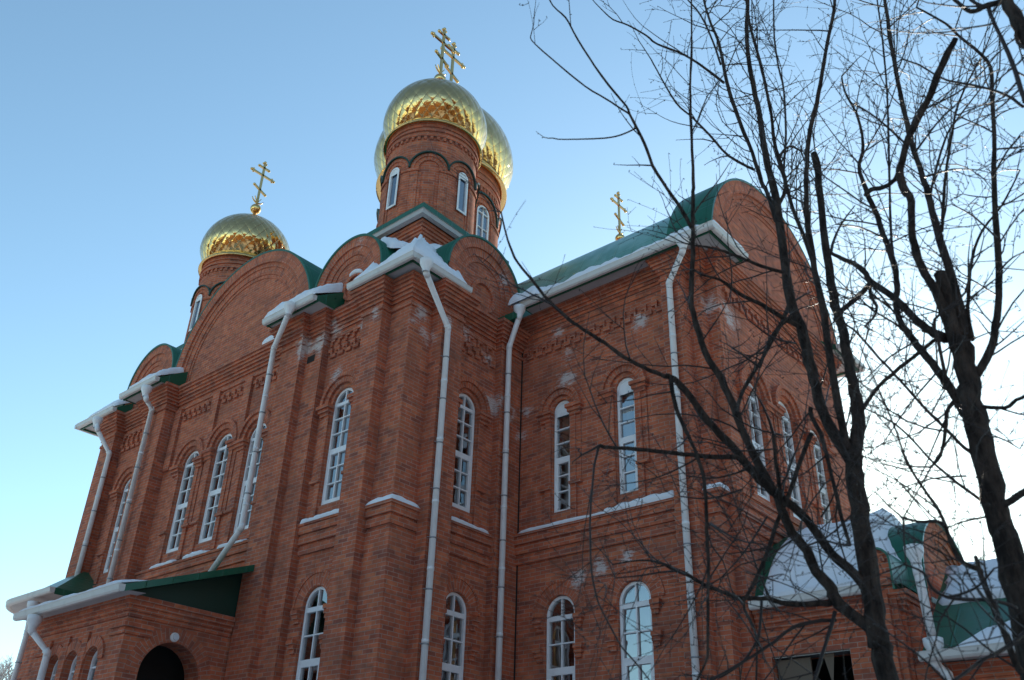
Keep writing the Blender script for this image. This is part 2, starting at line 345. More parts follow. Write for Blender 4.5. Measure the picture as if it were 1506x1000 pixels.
# ------------------------------------------------------------------ windows
def window(parent, fr, uc, hw, zb, ztop, recess, kind, surround=None, curtain=0, name='window'):
    zs = ztop-hw
    mb = MB(); t = .055; d0, d1 = -recess-.05, -recess+.03
    out = arch_pts(uc, hw, zb, zs, 18); inn = arch_pts(uc, hw-t, zb+t, zs, 18)
    n = len(out)
    for i in range(n):
        j = (i+1) % n; a, b, c, d = out[i], out[j], inn[j], inn[i]
        mb.face([fr(*q) for q in ((a[0], d1, a[1]), (d[0], d1, d[1]), (c[0], d1, c[1]), (b[0], d1, b[1]))][::-1])
        mb.face([fr(*q) for q in ((d[0], d1, d[1]), (d[0], d0, d[1]), (c[0], d0, c[1]), (c[0], d1, c[1]))][::-1])
    def vbar(u, z0, z1, w): mb.fbox(fr, u-w/2, u+w/2, z0, z1, d0+.01, d1-.008)
    def hbar(z, w, u0=None, u1=None, dd=.004): mb.fbox(fr, (uc-hw+t*.6) if u0 is None else u0, (uc+hw-t*.6) if u1 is None else u1, z-w/2, z+w/2, d0+.012, d1-dd)
    if kind == 'tall':            # casement below, transom, two rows and a fan above
        tz = zb+(zs-zb)*.52
        hbar(tz, .12); hbar(zs, .07)
        for f in (1/3, 2/3): hbar(zb+.1+(tz-zb-.1)*f, .025, dd=.01)
        for f in (1/3, 2/3): hbar(tz+.06+(zs-tz-.06)*f, .025, dd=.01)
        vbar(uc, zb+.06, ztop-t*.9, .028)
        hbar(zb+.075, .07)
        for sgn in (-1, 1): vbar(uc+sgn*(hw-t-.015), zb+.05, tz, .05)
    elif kind == 'low':
        tz = zs-1.02
        hbar(tz, .13); hbar(zs-.06, .09); hbar(zs-.53, .025, dd=.01)
        for k in range(1, 4): hbar(tz-.45*k, .025, dd=.01)
        vbar(uc, zb+.06, ztop-t*.9, .03)
        for sgn in (-1, 1): vbar(uc+sgn*(hw-t-.02), zb+.05, tz, .06)
    elif kind == 'slim':          # solid white arch head
        tz = zb+(zs-zb)*.50
        hbar(tz, .13)
        for k in (1, 2): hbar(zb+.1+(tz-zb-.1)*k/3, .025, dd=.01)
        for k in (1, 2): hbar(tz+.06+(zs-.1-tz-.06)*k/3, .025, dd=.01)
        hd = [(u, z) for u, z in inn if z > zs-.12]
        hd = [(uc-hw+t, zs-.12)] + hd + [(uc+hw-t, zs-.12)]
        mb.face([fr(u, d1-.012, z) for u, z in hd][::-1])
        for sgn in (-1, 1): vbar(uc+sgn*(hw-t-.015), zb+.05, tz, .05)
    elif kind == 'small':
        hbar(zs-.1, .03); vbar(uc, zb+.06, ztop-t*.9, .025); hbar(zs-.45, .025)
    elif kind == 'drum':
        hd = [(u, z) for u, z in inn if z > zs-.05]
        mb.face([fr(u, d1-.012, z) for u, z in [(uc-hw+t, zs-.05)]+hd+[(uc+hw-t, zs-.05)]][::-1])
    elif kind == 'drum2':
        hbar(zs, .04); vbar(uc, zb+.06, ztop-t*.9, .03); hbar(zb+.45, .03)
    o = mb.build(name, FRAME, parent)
    g = MB(); g.face([fr(u, -recess-.02, z) for u, z in inn][::-1]); g.build('pane', GLASS2 if kind[:4] == 'drum' else GLASS, o)
    if curtain:
        c = MB(); N = 16; z0 = zb+.08; z1 = zs+.05
        spans = {1: [(-1, -.1)], 2: [(.1, 1)], 3: [(-1, 1)], 4: [(-1, -.35), (.35, 1)]}[curtain]
        for s0, s1 in spans:
            us = [uc+hw*(s0+(s1-s0)*i/N) for i in range(N+1)]; ds = [-recess-.16+.022*math.sin(i*2.2+uc*7) for i in range(N+1)]
            for i in range(N): c.face([fr(us[i], ds[i], z0), fr(us[i+1], ds[i+1], z0), fr(us[i+1], ds[i+1], z1), fr(us[i], ds[i], z1)], smooth=True)
        c.build('curtain', CURT, o)
    s = MB(); sides = [MB(), MB()]; extra = []
    if surround == 'hood':
        ri = hw+.10
        ring(s, fr, uc, zs, ri, ri+.13, -.005, .06); ring(s, fr, uc, zs, ri+.13, ri+.21, -.005, .11)
        for sg in (-1, 1):
            a = uc+sg*(hw+.025); b = uc+sg*(hw+.17); c = uc+sg*(hw+.30)
            u0, u1 = min(a, c), max(a, c)
            for k, (pad, dp) in enumerate(((0, .07), (.03, .11), (.06, .15))): sides[(sg+1)//2].fbox(fr, u0-pad, u1+pad, zs-.235+k*.08, zs-.155+k*.08, -.005, dp)
            v0, v1 = min(a, b), max(a, b)
            sides[(sg+1)//2].fbox(fr, v0, v1, zb+.55, zs-.235, -.005, .05)
            sides[(sg+1)//2].fbox(fr, v0+sg*.145+.0, v1+sg*.12, zb+.55, zs-.235, -.005, .025)
            sides[(sg+1)//2].fbox(fr, u0-.01, u1+.01, zb+.49, zb+.55, -.005, .09)
            sides[(sg+1)//2].fbox(fr, v0, v1, zb-.25, zb+.49, -.005, .045)
    elif surround == 'low':
        ring(s, fr, uc, zs, hw+.012, hw+.25, -.005, .012)
        ring(s, fr, uc, zs, hw+.25, hw+.30, -.005, .03)
        for sg in (-1, 1):
            for zt in (zs-.06, zs-.60):
                e = MB(); extra.append(e)
                for k, (pad, dp) in enumerate(((0, .05), (.03, .08), (.06, .11))):
                    a = uc+sg*(hw+.03); c = uc+sg*(hw+.17+pad)
                    e.fbox(fr, min(a, c), max(a, c), zt-.24+k*.08+(.0), zt-.16+k*.08, -.005, dp)
    elif surround == 'plain':
        ring(s, fr, uc, zs, hw+.02, hw+.2, -.005, .035)
    if s.f: s.build('arch_hood', BRICK, o)
    for e in sides:
        if e.f: e.build('pilaster', BRICK, o)
    for e in extra: e.build('corbel_bracket', BRICK, o)
    return o
def hole(uc, hw, zb, ztop): return arch_pts(uc, hw+.005, zb, ztop-hw, 18)

# ------------------------------------------------------------------ the church
CH = thing('church', 'red brick church with five gilded onion domes and green metal roofs', 'church')
XL = -12.7; MID = -6.35
def mir(x): return XL-x
ZT = 12.13                         # top of the cornice of the main body
wb = MB()
P2 = [(-3.95, 0), (-3.95, -.34), (-3.2, -.34), (-3.2, -.17), (-2.65, -.17), (-2.65, 0), (-1.27, 0), (-1.27, -.25), (-.68, -.25), (-.68, 0), (-.08, 0)]
LEFT = [(XL, 0)]+[(mir(x), y) for x, y in reversed(P2[:-1])]
Lpath = [(XL, 0)] + LEFT[1:] + P2
Rpath = [(-.08, 0), (-.08, .60), (.25, .60), (.25, 1.22), (0, 1.22), (0, 2.55), (.17, 2.55), (.17, 3.25)]
NZ = .37                           # the wing is built a little higher
Wpath = [(.17, 3.25), (4.02, 3.25), (4.02, 3.0), (4.5, 3.0), (4.5, 3.25), (4.75, 3.25), (4.75, 3.5), (5.0, 3.5), (5.0, 9.2), (4.75, 9.2), (4.75, 9.45), (0, 9.45), (0, 12.7), (XL, 12.7), (XL, 0)]
UZ0, UZ1 = 7.64, 10.17             # upper windows of the main body
LWB, LWT = 3.9, 6.02
holes = {}
def H(A, B): return holes.setdefault((A, B), [])
wins = []
def addwin(A, B, uc, hw, zb, zt, kind, sur, cur):
    H(A, B).append(hole(uc, hw, zb, zt)); wins.append((A, B, uc, hw, zb, zt, kind, sur, cur))
# left facade
bayR = (P2[5], P2[6]); addwin(*bayR, .74, .33, UZ0, UZ1, 'tall', 'hood', 3); addwin(*bayR, .71, .345, LWB, LWT, 'low', 'low', 2)
cb = (LEFT[-1], P2[0]); Lc = P2[0][0]-LEFT[-1][0]
for k, c in ((-1, 3), (0, 3), (1, 3)): addwin(*cb, Lc/2+.15+k*1.34, .335, UZ0, UZ1+(.10 if k == 0 else 0), 'tall', 'hood', c)
bayL = (LEFT[4], LEFT[5]); addwin(*bayL, 1.0, .33, UZ0, UZ1, 'tall', 'hood', 3)
# right facade of the main body
bR = (Rpath[4], Rpath[5]); addwin(*bR, .50, .31, UZ0-.04, UZ1-.04, 'tall', 'hood', 1); addwin(*bR, .535, .33, LWB, LWT-.02, 'low', 'low', 4)
# wing
wF = (Wpath[0], Wpath[1])
addwin(*wF, 1.13, .225, 7.74, 10.2, 'slim', 'hood', 3); addwin(*wF, 2.73, .225, 7.78, 10.24, 'slim', 'hood', 1)
addwin(*wF, 1.09, .35, LWB, 6.08, 'low', 'low', 1); addwin(*wF, 2.76, .35, LWB, 6.10, 'low', 'low', 3)
eF = (Wpath[7], Wpath[8])
for k in (-1, 0, 1): addwin(*eF, 2.55+k*1.46, .34, 7.6, 10.05+(.12 if k == 0 else 0), 'tall', 'hood', 3)
full = Lpath + Rpath[1:] + Wpath[1:]
for i in range(len(full)-1):
    A, B = full[i], full[i+1]
    key = (A, B)
    if A == (0, 9.45) or i >= len(full)-6: z1 = ZT
    hi = ZT+NZ if key in [(Wpath[j], Wpath[j+1]) for j in range(11)] else ZT
    wall(wb, A, B, 0, hi, holes.get(key, ()), .15)
# thicker lower storey inside the corner notches
sweep(wb, [(-.68, 0), (-.08, 0), (-.08, .60)], [(.06, 0), (.06, 6.66), (-.01, 6.72)], caps=False)
sweep(wb, [(4.5, 3.25), (4.75, 3.25), (4.75, 3.5)], [(.06, 0), (.06, 6.8), (-.01, 6.86)], caps=False)
body = wb.build('wall', BRICK, CH)
for A, B, uc, hw, zb, zt, kind, sur, cur in wins: window(CH, frame(A, B), uc, hw, zb, zt, .085, kind, sur, cur)

# added near-black sheet behind the windows, standing in for unlit rooms
im = MB(); sweep(im, full[1:-4], [(-.9, 0), (-.9, 11.9)], caps=False); im.build('dark_backing', DARK, CH)
# cornices
cm = MB()
sweep(cm, Lpath+Rpath[1:], corbel(ZT-.44, 6, .0735, .042), caps=False)
sweep(cm, Lpath+Rpath[1:], [(-.01, ZT-.62), (.035, ZT-.62), (.035, ZT-.545), (-.01, ZT-.545)], caps=False)
cm.build('cornice', BRICK, CH)
cm = MB(); WZ = ZT+NZ
sweep(cm, Wpath[:12], corbel(WZ-.40, 6, .067, .034), caps=False)
sweep(cm, Wpath[:12], [(-.01, WZ-.56), (.03, WZ-.56), (.03, WZ-.49), (-.01, WZ-.49)], caps=False)
cm.build('cornice', BRICK, CH)
# sill bands
def band(z, s=1.0):
    return [(-.01, z-.62), (.05, z-.62), (.05, z-.47), (.03, z-.47), (.03, z-.42), (.075, z-.42), (.075, z-.27), (.05, z-.27), (.05, z-.22), (.10, z-.22), (.10, z-.06), (.13, z-.06), (.13, z), (-.01, z+.06)]
sb = MB()
for A, B in ((P2[5], P2[6]), (LEFT[4], LEFT[5]), (LEFT[-1], P2[0])): sweep(sb, [A, B], band(7.32))
sweep(sb, [(-.68, 0), (-.08, 0), (-.08, .60)], band(7.28), caps=False)
sweep(sb, [Rpath[4], Rpath[5]], band(7.28))
sweep(sb, [(.17, 3.25), (4.02, 3.25)], band(7.44))
sweep(sb, [(4.5, 3.25), (4.75, 3.25), (4.75, 3.5)], band(7.42), caps=False)
sweep(sb, [(5.0, 3.5), (5.0, 9.2)], band(7.42))
sb.build('sill_band', BRICK, CH)
# dentils and stepped brick ornament
orn = MB()
def meander(A, B, u0, u1, z, unit=.235, h=.14, d=.06):
    fr = frame(A, B); n = max(1, int((u1-u0)/unit)); unit = (u1-u0)/n
    for i in range(n):
        a = u0+i*unit
        orn.fbox(fr, a, a+unit*.52, z+h*.55, z+h*1.3, -.005, d); orn.fbox(fr, a+unit*.34, a+unit*.52, z+h*.2, z+h*.55, -.005, d-.004)
        orn.fbox(fr, a+unit*.34, a+unit*.98, z-h*.45, z+h*.2, -.005, d-.008)
def dentil(A, B, u0, u1, z, unit=.24, h=.16):
    fr = frame(A, B); n = max(1, int((u1-u0)/unit)); unit = (u1-u0)/n
    for i in range(n):
        a = u0+i*unit
        orn.fbox(fr, a+.02, a+unit*.62, z+h-.05, z+h, -.005, .05); orn.fbox(fr, a+.02, a+.075, z, z+h-.05, -.005, .045); 
for A, B in ((P2[5], P2[6]), (LEFT[4], LEFT[5]), (Rpath[4], Rpath[5])):
    L = frame(A, B).L
    dentil(A, B, .08, L-.08, ZT-.80); meander(A, B, .06, L-.06, ZT-1.03)
L = Lc
fr = frame(*cb)
cuts = [.05, .32, L/2-.52-.14, L/2-.52+.14, L/2+.82-.14, L/2+.82+.14, L-.2, L-.005]
for a, b in zip(cuts[0::2], cuts[1::2]): orn.fbox(fr, a, b, UZ1-.33+.02, ZT-.6, -.005, .075)
for a, b in zip(cuts[1:-1:2], cuts[2:-1:2]): meander(*cb, a+.06, b-.06, ZT-.92, .2, .13)
meander(*wF, .1, 3.75, WZ-.98, .26, .16); meander(*eF, .25, 5.4, WZ-.86, .26, .15)
# bond joint between tower and wing
orn.build('brick_ornament', BRICK, CH)
jm = MB(); jm.box((.172, 3.236, 0), (.2, 3.249, WZ-.5)); jm.build('expansion_joint', DARK, CH)
# small dark vent openings
for x in (-3.02, mir(-3.02)):
    vm = MB(); vm.box((x-.13, -.174, 11.05), (x+.13, -.10, 11.22)); vm.build('vent', DARK, CH)

# arched gables (zakomary) with their green vaults
def zak(A, B, uc, zc, r, z0, thick_rings, medallion, vlen, cap=.05, parent=None, bm=None):
    parent = parent or CH; bm = bm or BRICK
    fr = frame(A, B); mb = MB()
    base = [(uc-r, z0)] + [(uc-r*math.cos(math.pi*i/40), zc+r*math.sin(math.pi*i/40)) for i in range(41)] + [(uc+r, z0)]
    mb.face([fr(u, .0, z) for u, z in base][::-1])
    mb.face([fr(u, -.3, z) for u, z in base])
    for a, b, d in thick_rings: ring(mb, fr, uc, zc, r-b, r-a, -.002, d, n=40)
    for a, b, d in thick_rings:
        for sg in (-1, 1):
            q0, q1 = sorted((uc+sg*(r-b), uc+sg*(r-a)))
            mb.fbox(fr, q0, q1, z0, zc, -.002, d)
    if medallion:
        mu, mz, mr = medallion
        ring(mb, fr, mu, mz, mr-.09, mr, -.002, .06, 0, 2*math.pi, 32)
    g = mb.build('arched_gable', bm, parent)
    v = MB(); n = 36
    for i in range(n):
        t0, t1 = math.pi*i/n, math.pi*(i+1)/n
        for (ra, da, rb, db) in ((r+cap, .13, r+cap, -vlen), (r+.002, .13, r+cap, .13), (r-.002, -.1, r+.002, .13)):
            P = lambda rr, t, d: fr(uc-rr*math.cos(t), d, zc+rr*math.sin(t))
            s0, s1 = t0*r, t1*r
            v.face([P(ra, t0, da), P(ra, t1, da), P(rb, t1, db), P(rb, t0, db)][::-1], uv=[(db, s0), (db, s1), (da, s1), (da, s0)], smooth=(da != db))
    for sg in (-1, 1):
        a = uc+sg*(r+cap)
        q = [fr(a, .13, z0+.05), fr(a, .13, zc), fr(a, -vlen, zc), fr(a, -vlen, z0+.05)]; v.face(q if sg > 0 else q[::-1])
    v.build('vault_roof', GREEN, parent)
    return fr
RINGS_S = ((.0, .24, .10), (.24, .44, .055), (.44, .58, .025))
RINGS_B = ((.0, .30, .12), (.30, .42, .07), (.42, .62, .045), (.62, .72, .02))
zak((XL, -.02), (0, -.02), XL*0+12.7-2.2, 12.90, 1.13, ZT-.02, RINGS_S, (12.7-2.0, 12.70, .36), 1.5)
zak((XL, -.02), (0, -.02), 2.2, 12.90, 1.13, ZT-.02, RINGS_S, (2.3, 12.70, .36), 1.5)
zak((XL, -.0), (0, -.0), 6.35, 12.42, 2.86, ZT-.02, RINGS_B, None, 6.3)
zak((.02, 0), (.02, 3.25), 1.97, 12.90, 1.19, ZT-.02, RINGS_S, (1.98, 12.66, .40), 1.5)
zak((5.02, 0), (5.02, 12.7), 6.35, 12.52, 3.10, WZ-.02, RINGS_B, None, .95)
# vault of the wing and the cross vault, roof slab
v = MB(); n = 40
def barrel(mb, axis, c, zc, r, s0, s1, n=40):
    for i in range(n):
        t0, t1 = math.pi*i/n, math.pi*(i+1)/n
        P = (lambda t, s: (s, c-r*math.cos(t), zc+r*math.sin(t))) if axis == 'x' else (lambda t, s: (c-r*math.cos(t), s, zc+r*math.sin(t)))
        q = [P(t0, s0), P(t0, s1), P(t1, s1), P(t1, s0)]
        if axis == 'x': q = q
        else: q = q[::-1]
        mb.face(q, uv=[(p[0] if axis == 'x' else p[1], t*r) for p, t in zip(q, (t0, t0, t1, t1) if axis == 'x' else (t1, t1, t0, t0))], smooth=True)
barrel(v, 'x', 6.35, 12.5, 2.93, -12.6, 4.3); barrel(v, 'y', MID, 12.4, 2.7, 5, 12.6)
v.face([(XL+.1, .1, 12.25), (-.1, .1, 12.25), (-.1, 12.6, 12.25), (XL+.1, 12.6, 12.25)])
v.face([(-.1, 3.4, 12.54), (4.9, 3.4, 12.54), (4.9, 9.3, 12.54), (-.1, 9.3, 12.54)])
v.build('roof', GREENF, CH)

# eaves: soffit, gutter, green verge, sloping roof skirt
def gutter_bar(mb, a, b, drop=.0):
    a, b = Vector(a), Vector(b); d = (b-a).normalized(); n = Vector((d.y, -d.x, 0))
    pr = [(0, .10), (0, .0), (.025, -.03), (.085, -.03), (.115, .0), (.125, .08), (.135, .10), (.115, .10), (.105, .09), (.02, .09)]
    for k in range(len(pr)):
        p, q = pr[k], pr[(k+1) % len(pr)]
        mb.face([a+n*p[0]+Vector((0, 0, p[1])), b+n*p[0]+Vector((0, 0, p[1])), b+n*q[0]+Vector((0, 0, q[1])), a+n*q[0]+Vector((0, 0, q[1]))][::-1])
    mb.face([a+n*p[0]+Vector((0, 0, p[1])) for p in pr[:7]]); mb.face([b+n*p[0]+Vector((0, 0, p[1])) for p in pr[:7]][::-1])
def eave(path, z, over, back, rise, verge=(True, True), gut=True):
    # path: outward edge line (plan) at the gutter; the roof skirt climbs inward by back, rise
    inn = offset_path(path, -back); s = MB(); g = MB(); r = MB(); e2 = offset_path(path, -.02)
    for i in range(len(path)-1):
        a, b, c, d = Vector((*path[i], z)), Vector((*path[i+1], z)), Vector((*inn[i+1], z)), Vector((*inn[i], z))
        s.face([d, c, b, a]); r.fbox(frame(path[i], path[i+1]), 0 if i == 0 else -.03, frame(path[i], path[i+1]).L+(0 if i == len(path)-2 else .03), z-.05, z-.002, -.05, -.015); u = Vector((0, 0, rise+.07)); e = Vector((0, 0, .07))
        r.face([a+e, b+e, c+u, d+u]); r.face([a, b, b+e, a+e])
    for i, flag in ((0, verge[0]), (-1, verge[1])):
        if flag:
            a, d = Vector((*path[i], z-.03)), Vector((*inn[i], z-.03))
            q = [a, a+Vector((0, 0, .12)), d+Vector((0, 0, rise+.14)), d]; r.face(q if i == 0 else q[::-1])
    s.build('soffit', SOFFIT, CH); r.build('eave_roof', GREEN, CH)
    for i in range(len(path)-1):
        a, b = Vector((*path[i], z-.02)), Vector((*path[i+1], z-.02))
        d = (b-a).normalized()
        if i > 0: a = a+d*(-.0)
        gutter_bar(g, a, b+(d*.125 if i < len(path)-2 else d*0))
    g.build('gutter', GUTTER, CH)
OV = .50
eave([(-1.5, -OV), (.40, -OV), (.40, 1.15)], ZT+.05, .7, 1.45, 1.6)
eave([(-4.1, -.76), (-2.3, -.76)], ZT, .5, 1.55, .95)
eave([(mir(-2.3), -.76), (mir(-4.1), -.76)], ZT, .5, 1.55, .95)
eave([(XL-OV, 2.0), (XL-OV, -OV), (mir(-1.5), -OV)], ZT, .7, 1.55, 1.0)
eave([(.62, 2.70), (5.38, 2.70), (5.38, 4.05)], WZ, .6, .78, .45, verge=(True, True))
eave([(5.38, 8.65), (5.38, 10.0), (4.0, 10.0)], WZ, .6, .78, .45)
# green verge piece where the tower eave meets the wing gutter
gv = MB(); gv.box((.02, 2.5, ZT+.02), (.62, 2.64, ZT+.2)); gv.build('verge', GREEN, CH)
# weathered ledge under the great arch
lg = MB(); lg.box((-8.9, -.19, ZT), (-3.9, .0, ZT+.03)); lg.build('ledge_flashing', GREEN, CH)

# drums, domes and crosses
def drum_frame(cx, cy, r, az):
    f = lambda u, o, z: Vector((cx+(r+o)*math.cos(az+u/r), cy+(r+o)*math.sin(az+u/r), z))
    return f
def cbox(mb, fr, u0, u1, z0, z1, d0, d1, n=4):
    for i in range(n):
        a = u0+(u1-u0)*i/n; b = u0+(u1-u0)*(i+1)/n
        mb.face([fr(a, d1, z0), fr(b, d1, z0), fr(b, d1, z1), fr(a, d1, z1)]); mb.face([fr(a, d0, z1), fr(a, d1, z1), fr(b, d1, z1), fr(b, d0, z1)]); mb.face([fr(b, d0, z0), fr(b, d1, z0), fr(a, d1, z0), fr(a, d0, z0)])
    for u, fl in ((u0, 1), (u1, 0)):
        q = [fr(u, d0, z0), fr(u, d0, z1), fr(u, d1, z1), fr(u, d1, z0)]; mb.face(q if fl else q[::-1])
def tower(cx, cy, r, zbase, imp, winb, rim, Rd, zc, ped, pz, crossh, visible=True, wk='drum', flip=False):
    ra = r*math.pi/8; top = imp+ra
    # square pedestal
    pb = MB(); c = [(cx-ped, cy-ped), (cx+ped, cy-ped), (cx+ped, cy+ped), (cx-ped, cy+ped), (cx-ped, cy-ped)]
    sweep(pb, c[:5], [(0, 12.2), (0, pz-.42)], caps=False); sweep(pb, c, corbel(pz-.42, 5, .08, .035), caps=False)
    # close the mitre at the seam corner
    pb.build('pedestal', BRICK, CH)
    e = ped+.32
    rf = MB()
    q = [(cx-e, cy-e), (cx+e, cy-e), (cx+e, cy+e), (cx-e, cy+e)]
    for i in range(4):
        a, b = q[i], q[(i+1) % 4]; k = (r+.02)/e*.92
        A = lambda p, z, s=1.0: (cx+(p[0]-cx)*s, cy+(p[1]-cy)*s, z)
        rf.face([A(a, pz+.16), A(b, pz+.16), A(b, pz+.62, k), A(a, pz+.62, k)]); rf.face([A(a, pz+.03), A(b, pz+.03), A(b, pz+.16), A(a, pz+.16)])
        s1 = (e-.02)/e; s2 = (ped+.1)/e
        rf.face([A(a, pz+.01, s2), A(b, pz+.01, s2), A(b, pz+.03, 1), A(a, pz+.03, 1)][::-1], mi=1)
        rf.face([A(a, pz-.10, s1), A(b, pz-.10, s1), A(b, pz+.03, s1*1.0), A(a, pz+.03, s1*1.0)], mi=1)
        rf.face([A(a, pz-.10, s2), A(b, pz-.10, s2), A(b, pz-.10, s1), A(a, pz-.10, s1)][::-1], mi=1)
    rf.build('pedestal_roof', [GREEN, SOFFIT], CH)
    d = MB()
    s = r/1.18
    lathe(d, cx, cy, [(r, zbase), (r, rim-.62*s), (r+.05, rim-.62*s), (r+.05, rim-.55*s), (r+.02, rim-.55*s), (r+.02, rim-.46*s), (r+.06, rim-.46*s), (r+.06, rim-.40*s),
                      (r+.0, rim-.40*s), (r+.0, rim-.30*s), (r+.03, rim-.30*s), (r+.03, rim-.18*s), (r+.03, rim+.02), (r-.2, rim+.05)], 64, smooth=False)
    capm = MB()
    for k in range(8):
        az = k*math.pi/4; fr = drum_frame(cx, cy, r, az)
        ring(d, fr, 0, imp, ra*.56, ra*.78, -.01, .045, n=14); ring(d, fr, 0, imp, ra*.78, ra*.97, -.01, .075, n=14)
        ring(capm, fr, 0, imp, ra*.97, ra*1.05, -.01, .13, 0, math.pi, n=16)
        for sg in (-1, 1):
            u0, u1 = sorted((sg*ra*.56, sg*ra*.995)); cbox(d, fr, u0, u1, zbase+.1, imp-.1, -.01, .05)
            cbox(d, fr, u0-.02, u1+.02 if sg < 0 else u1, imp-.1, imp-.0, -.01, .085)
            u0, u1 = sorted((sg*ra*.40, sg*ra*.56)); cbox(d, fr, u0, u1, zbase+.1, imp-.1, -.01, .02, 2)
        if k % 2 == 1: cbox(d, fr, -.06*s, .06*s, zbase+.2, winb+.1, -.01, .03, 1)
    # dentil course
    fr = drum_frame(cx, cy, r, 0); nd = int(2*math.pi*r/.16)
    for k in range(nd):
        u = 2*math.pi*r*k/nd; cbox(d, fr, u, u+.075, rim-.72*s, rim-.62*s, -.01, .04, 1)
    dr = d.build('drum', BRICK, CH); capm.build('arcade_cap', GREEN2, dr)
    for k in (0, 2, 4, 6):
        az = k*math.pi/4
        if not visible and k not in (0, 6): continue
        fr = drum_frame(cx, cy, r, az); hw = ra*.36
        window(dr, fr, 0, hw, winb, imp+ra*.42, -.035, wk, None, 0, 'drum_window')
    # dome: sphere-like bulb, flared skirt at the bottom, pulled up to a neck
    prof = []
    t0 = math.asin(max(-1, (rim+.05-zc)/Rd))
    skirt = [(r+.035, rim-.16*s), (r+.15*s, rim-.20*s), (r+.155*s, rim-.165*s), (r+.11*s, rim-.09*s), (r+.055*s, rim-.0), (Rd*math.cos(t0)-.01, rim+.06)]
    N = 22; t1 = R(66); M = 12; hl = zc-rim-.05; rr_ = Rd; low = []
    for i in range(M):
        u = (i+.5)/M; rr_ -= math.tan(R(4)+R(28)*u**.5)*hl/M; low.append((rr_, zc-hl*(i+1)/M))
    prof += low[::-1]; skirt[-1] = (low[-1][0]-.01, rim+.06)
    for i in range(N+1):
        t = t1*i/N; prof.append((Rd*math.cos(t), zc+Rd*math.sin(t)))
    zt = zc+Rd*math.sin(t1); rt = Rd*math.cos(t1)
    for f, g in ((.72, .10), (.48, .20), (.30, .29), (.19, .39), (.12, .50), (.075, .62)): prof.append((rt*f/.95, zt+g*Rd*.60))
    dm = MB(); NP = 30 if Rd < 2 else 40
    def uvf(t, k, rr, z): return (t/(2*math.pi)*NP, vv[k])
    vv = [0]
    for k in range(1, len(prof)):
        ds = math.hypot(prof[k][0]-prof[k-1][0], prof[k][1]-prof[k-1][1]); rm = max(.12, (prof[k][0]+prof[k-1][0])/2)
        vv.append(vv[-1]+ds/(2*math.pi*max(rm, Rd*.55)/NP)*.5*1.25)
    lathe(dm, cx, cy, prof, 72, uvf=uvf)
    do = dm.build('dome', GOLDP, CH)
    sk = MB(); lathe(sk, cx, cy, skirt, 72); sk.build('skirt', GOLD, do)
    zn = prof[-1][1]; rb = .125*Rd; ob = MB()
    ob_p = [(rb*math.sin(math.pi*i/14)+1e-6*(i in (0, 14)), zn+rb*.8-rb*math.cos(math.pi*i/14)) for i in range(15)]; ob_p[0] = (1e-6, ob_p[0][1]); ob_p[-1] = (1e-6, ob_p[-1][1])
    lathe(ob, cx, cy, ob_p, 24); ob.build('orb', GOLD, do)
    z0 = zn+rb*1.7; h = crossh; x = MB(); k = h/1.9; wd = .035*k
    def bar(y0, za, y1, zb, wv=wd, tv=.03*k):
        a = Vector((cx, cy+y0, za)); b = Vector((cx, cy+y1, zb)); dd = (b-a).normalized(); nn = Vector((1, 0, 0)); pp = dd.cross(nn)
        c8 = [p+pp*(sv*wv)+nn*(tv*tt) for p in (a, b) for sv, tt in ((-1, -1), (1, -1), (1, 1), (-1, 1))]
        for qd in ((0, 1, 2, 3), (7, 6, 5, 4), (0, 4, 5, 1), (1, 5, 6, 2), (2, 6, 7, 3), (3, 7, 4, 0)): x.face([c8[i] for i in qd])
    def knob(y, z, rr): 
        pr = [(rr*math.sin(math.pi*i/6)+1e-6, z-rr*math.cos(math.pi*i/6)) for i in range(7)]; lathe(x, cx, cy+y, pr, 8)
    bar(0, z0-.05, 0, z0+h)
    zm = z0+h*.70; hb = .46*k; bar(-hb, zm, hb, zm)
    zu = z0+h*.87; bar(-.2*k, zu, .2*k, zu); zl = z0+h*.36; bar(-.24*k, zl+.10*k, .24*k, zl-.10*k)
    for (y, z) in ((-hb, zm), (hb, zm), (-.2*k, zu), (.2*k, zu), (0, z0+h), (-.24*k, zl+.10*k), (.24*k, zl-.10*k)): knob(y, z, .055*k)
    for (y, z) in ((-hb+.07*k, zm+.06*k), (-hb+.07*k, zm-.06*k), (hb-.07*k, zm+.06*k), (hb-.07*k, zm-.06*k), (-.06*k, z0+h-.06*k), (.06*k, z0+h-.06*k)): knob(y, z, .04*k)
    pts = [(cx, cy+.24*k*math.cos(t), z0+.34*k+.24*k*math.sin(t)) for t in [R(200+14*i) for i in range(11)]]
    tube(x, pts, [.012*k+.02*k*math.sin(math.pi*i/10) for i in range(11)], 6)
    for sg in (-1, 1): bar(.0, z0+.1*k, sg*.13*k, z0+.34*k, .012*k, .012*k)
    x.build('cross', GOLD, do)
CR = 2.1
tower(-CR-.06, CR-.02, 1.18, 14.7, 16.60, 15.55, 18.28, 1.42, 18.90, 1.20, 14.63, 1.9)
tower(XL+CR-.15, CR, 1.18, 14.4, 16.2, 15.15, 17.86, 1.43, 18.45, 1.20, 14.3, 1.85)
tower(-CR, 12.7-CR+.35, 1.18, 14.4, 16.2, 15.15, 17.86, 1.40, 18.46, 1.20, 14.3, 1.85, False)
tower(XL+CR, 12.7-CR, 1.18, 14.7, 16.60, 15.55, 18.28, 1.40, 18.95, 1.20, 14.55, 1.95, False)
tower(MID+.02, -MID+.03, 1.99, 16.5, 19.70, 18.7, 21.85, 2.44, 22.75, 2.5, 16.6, 2.5, True, 'drum2')

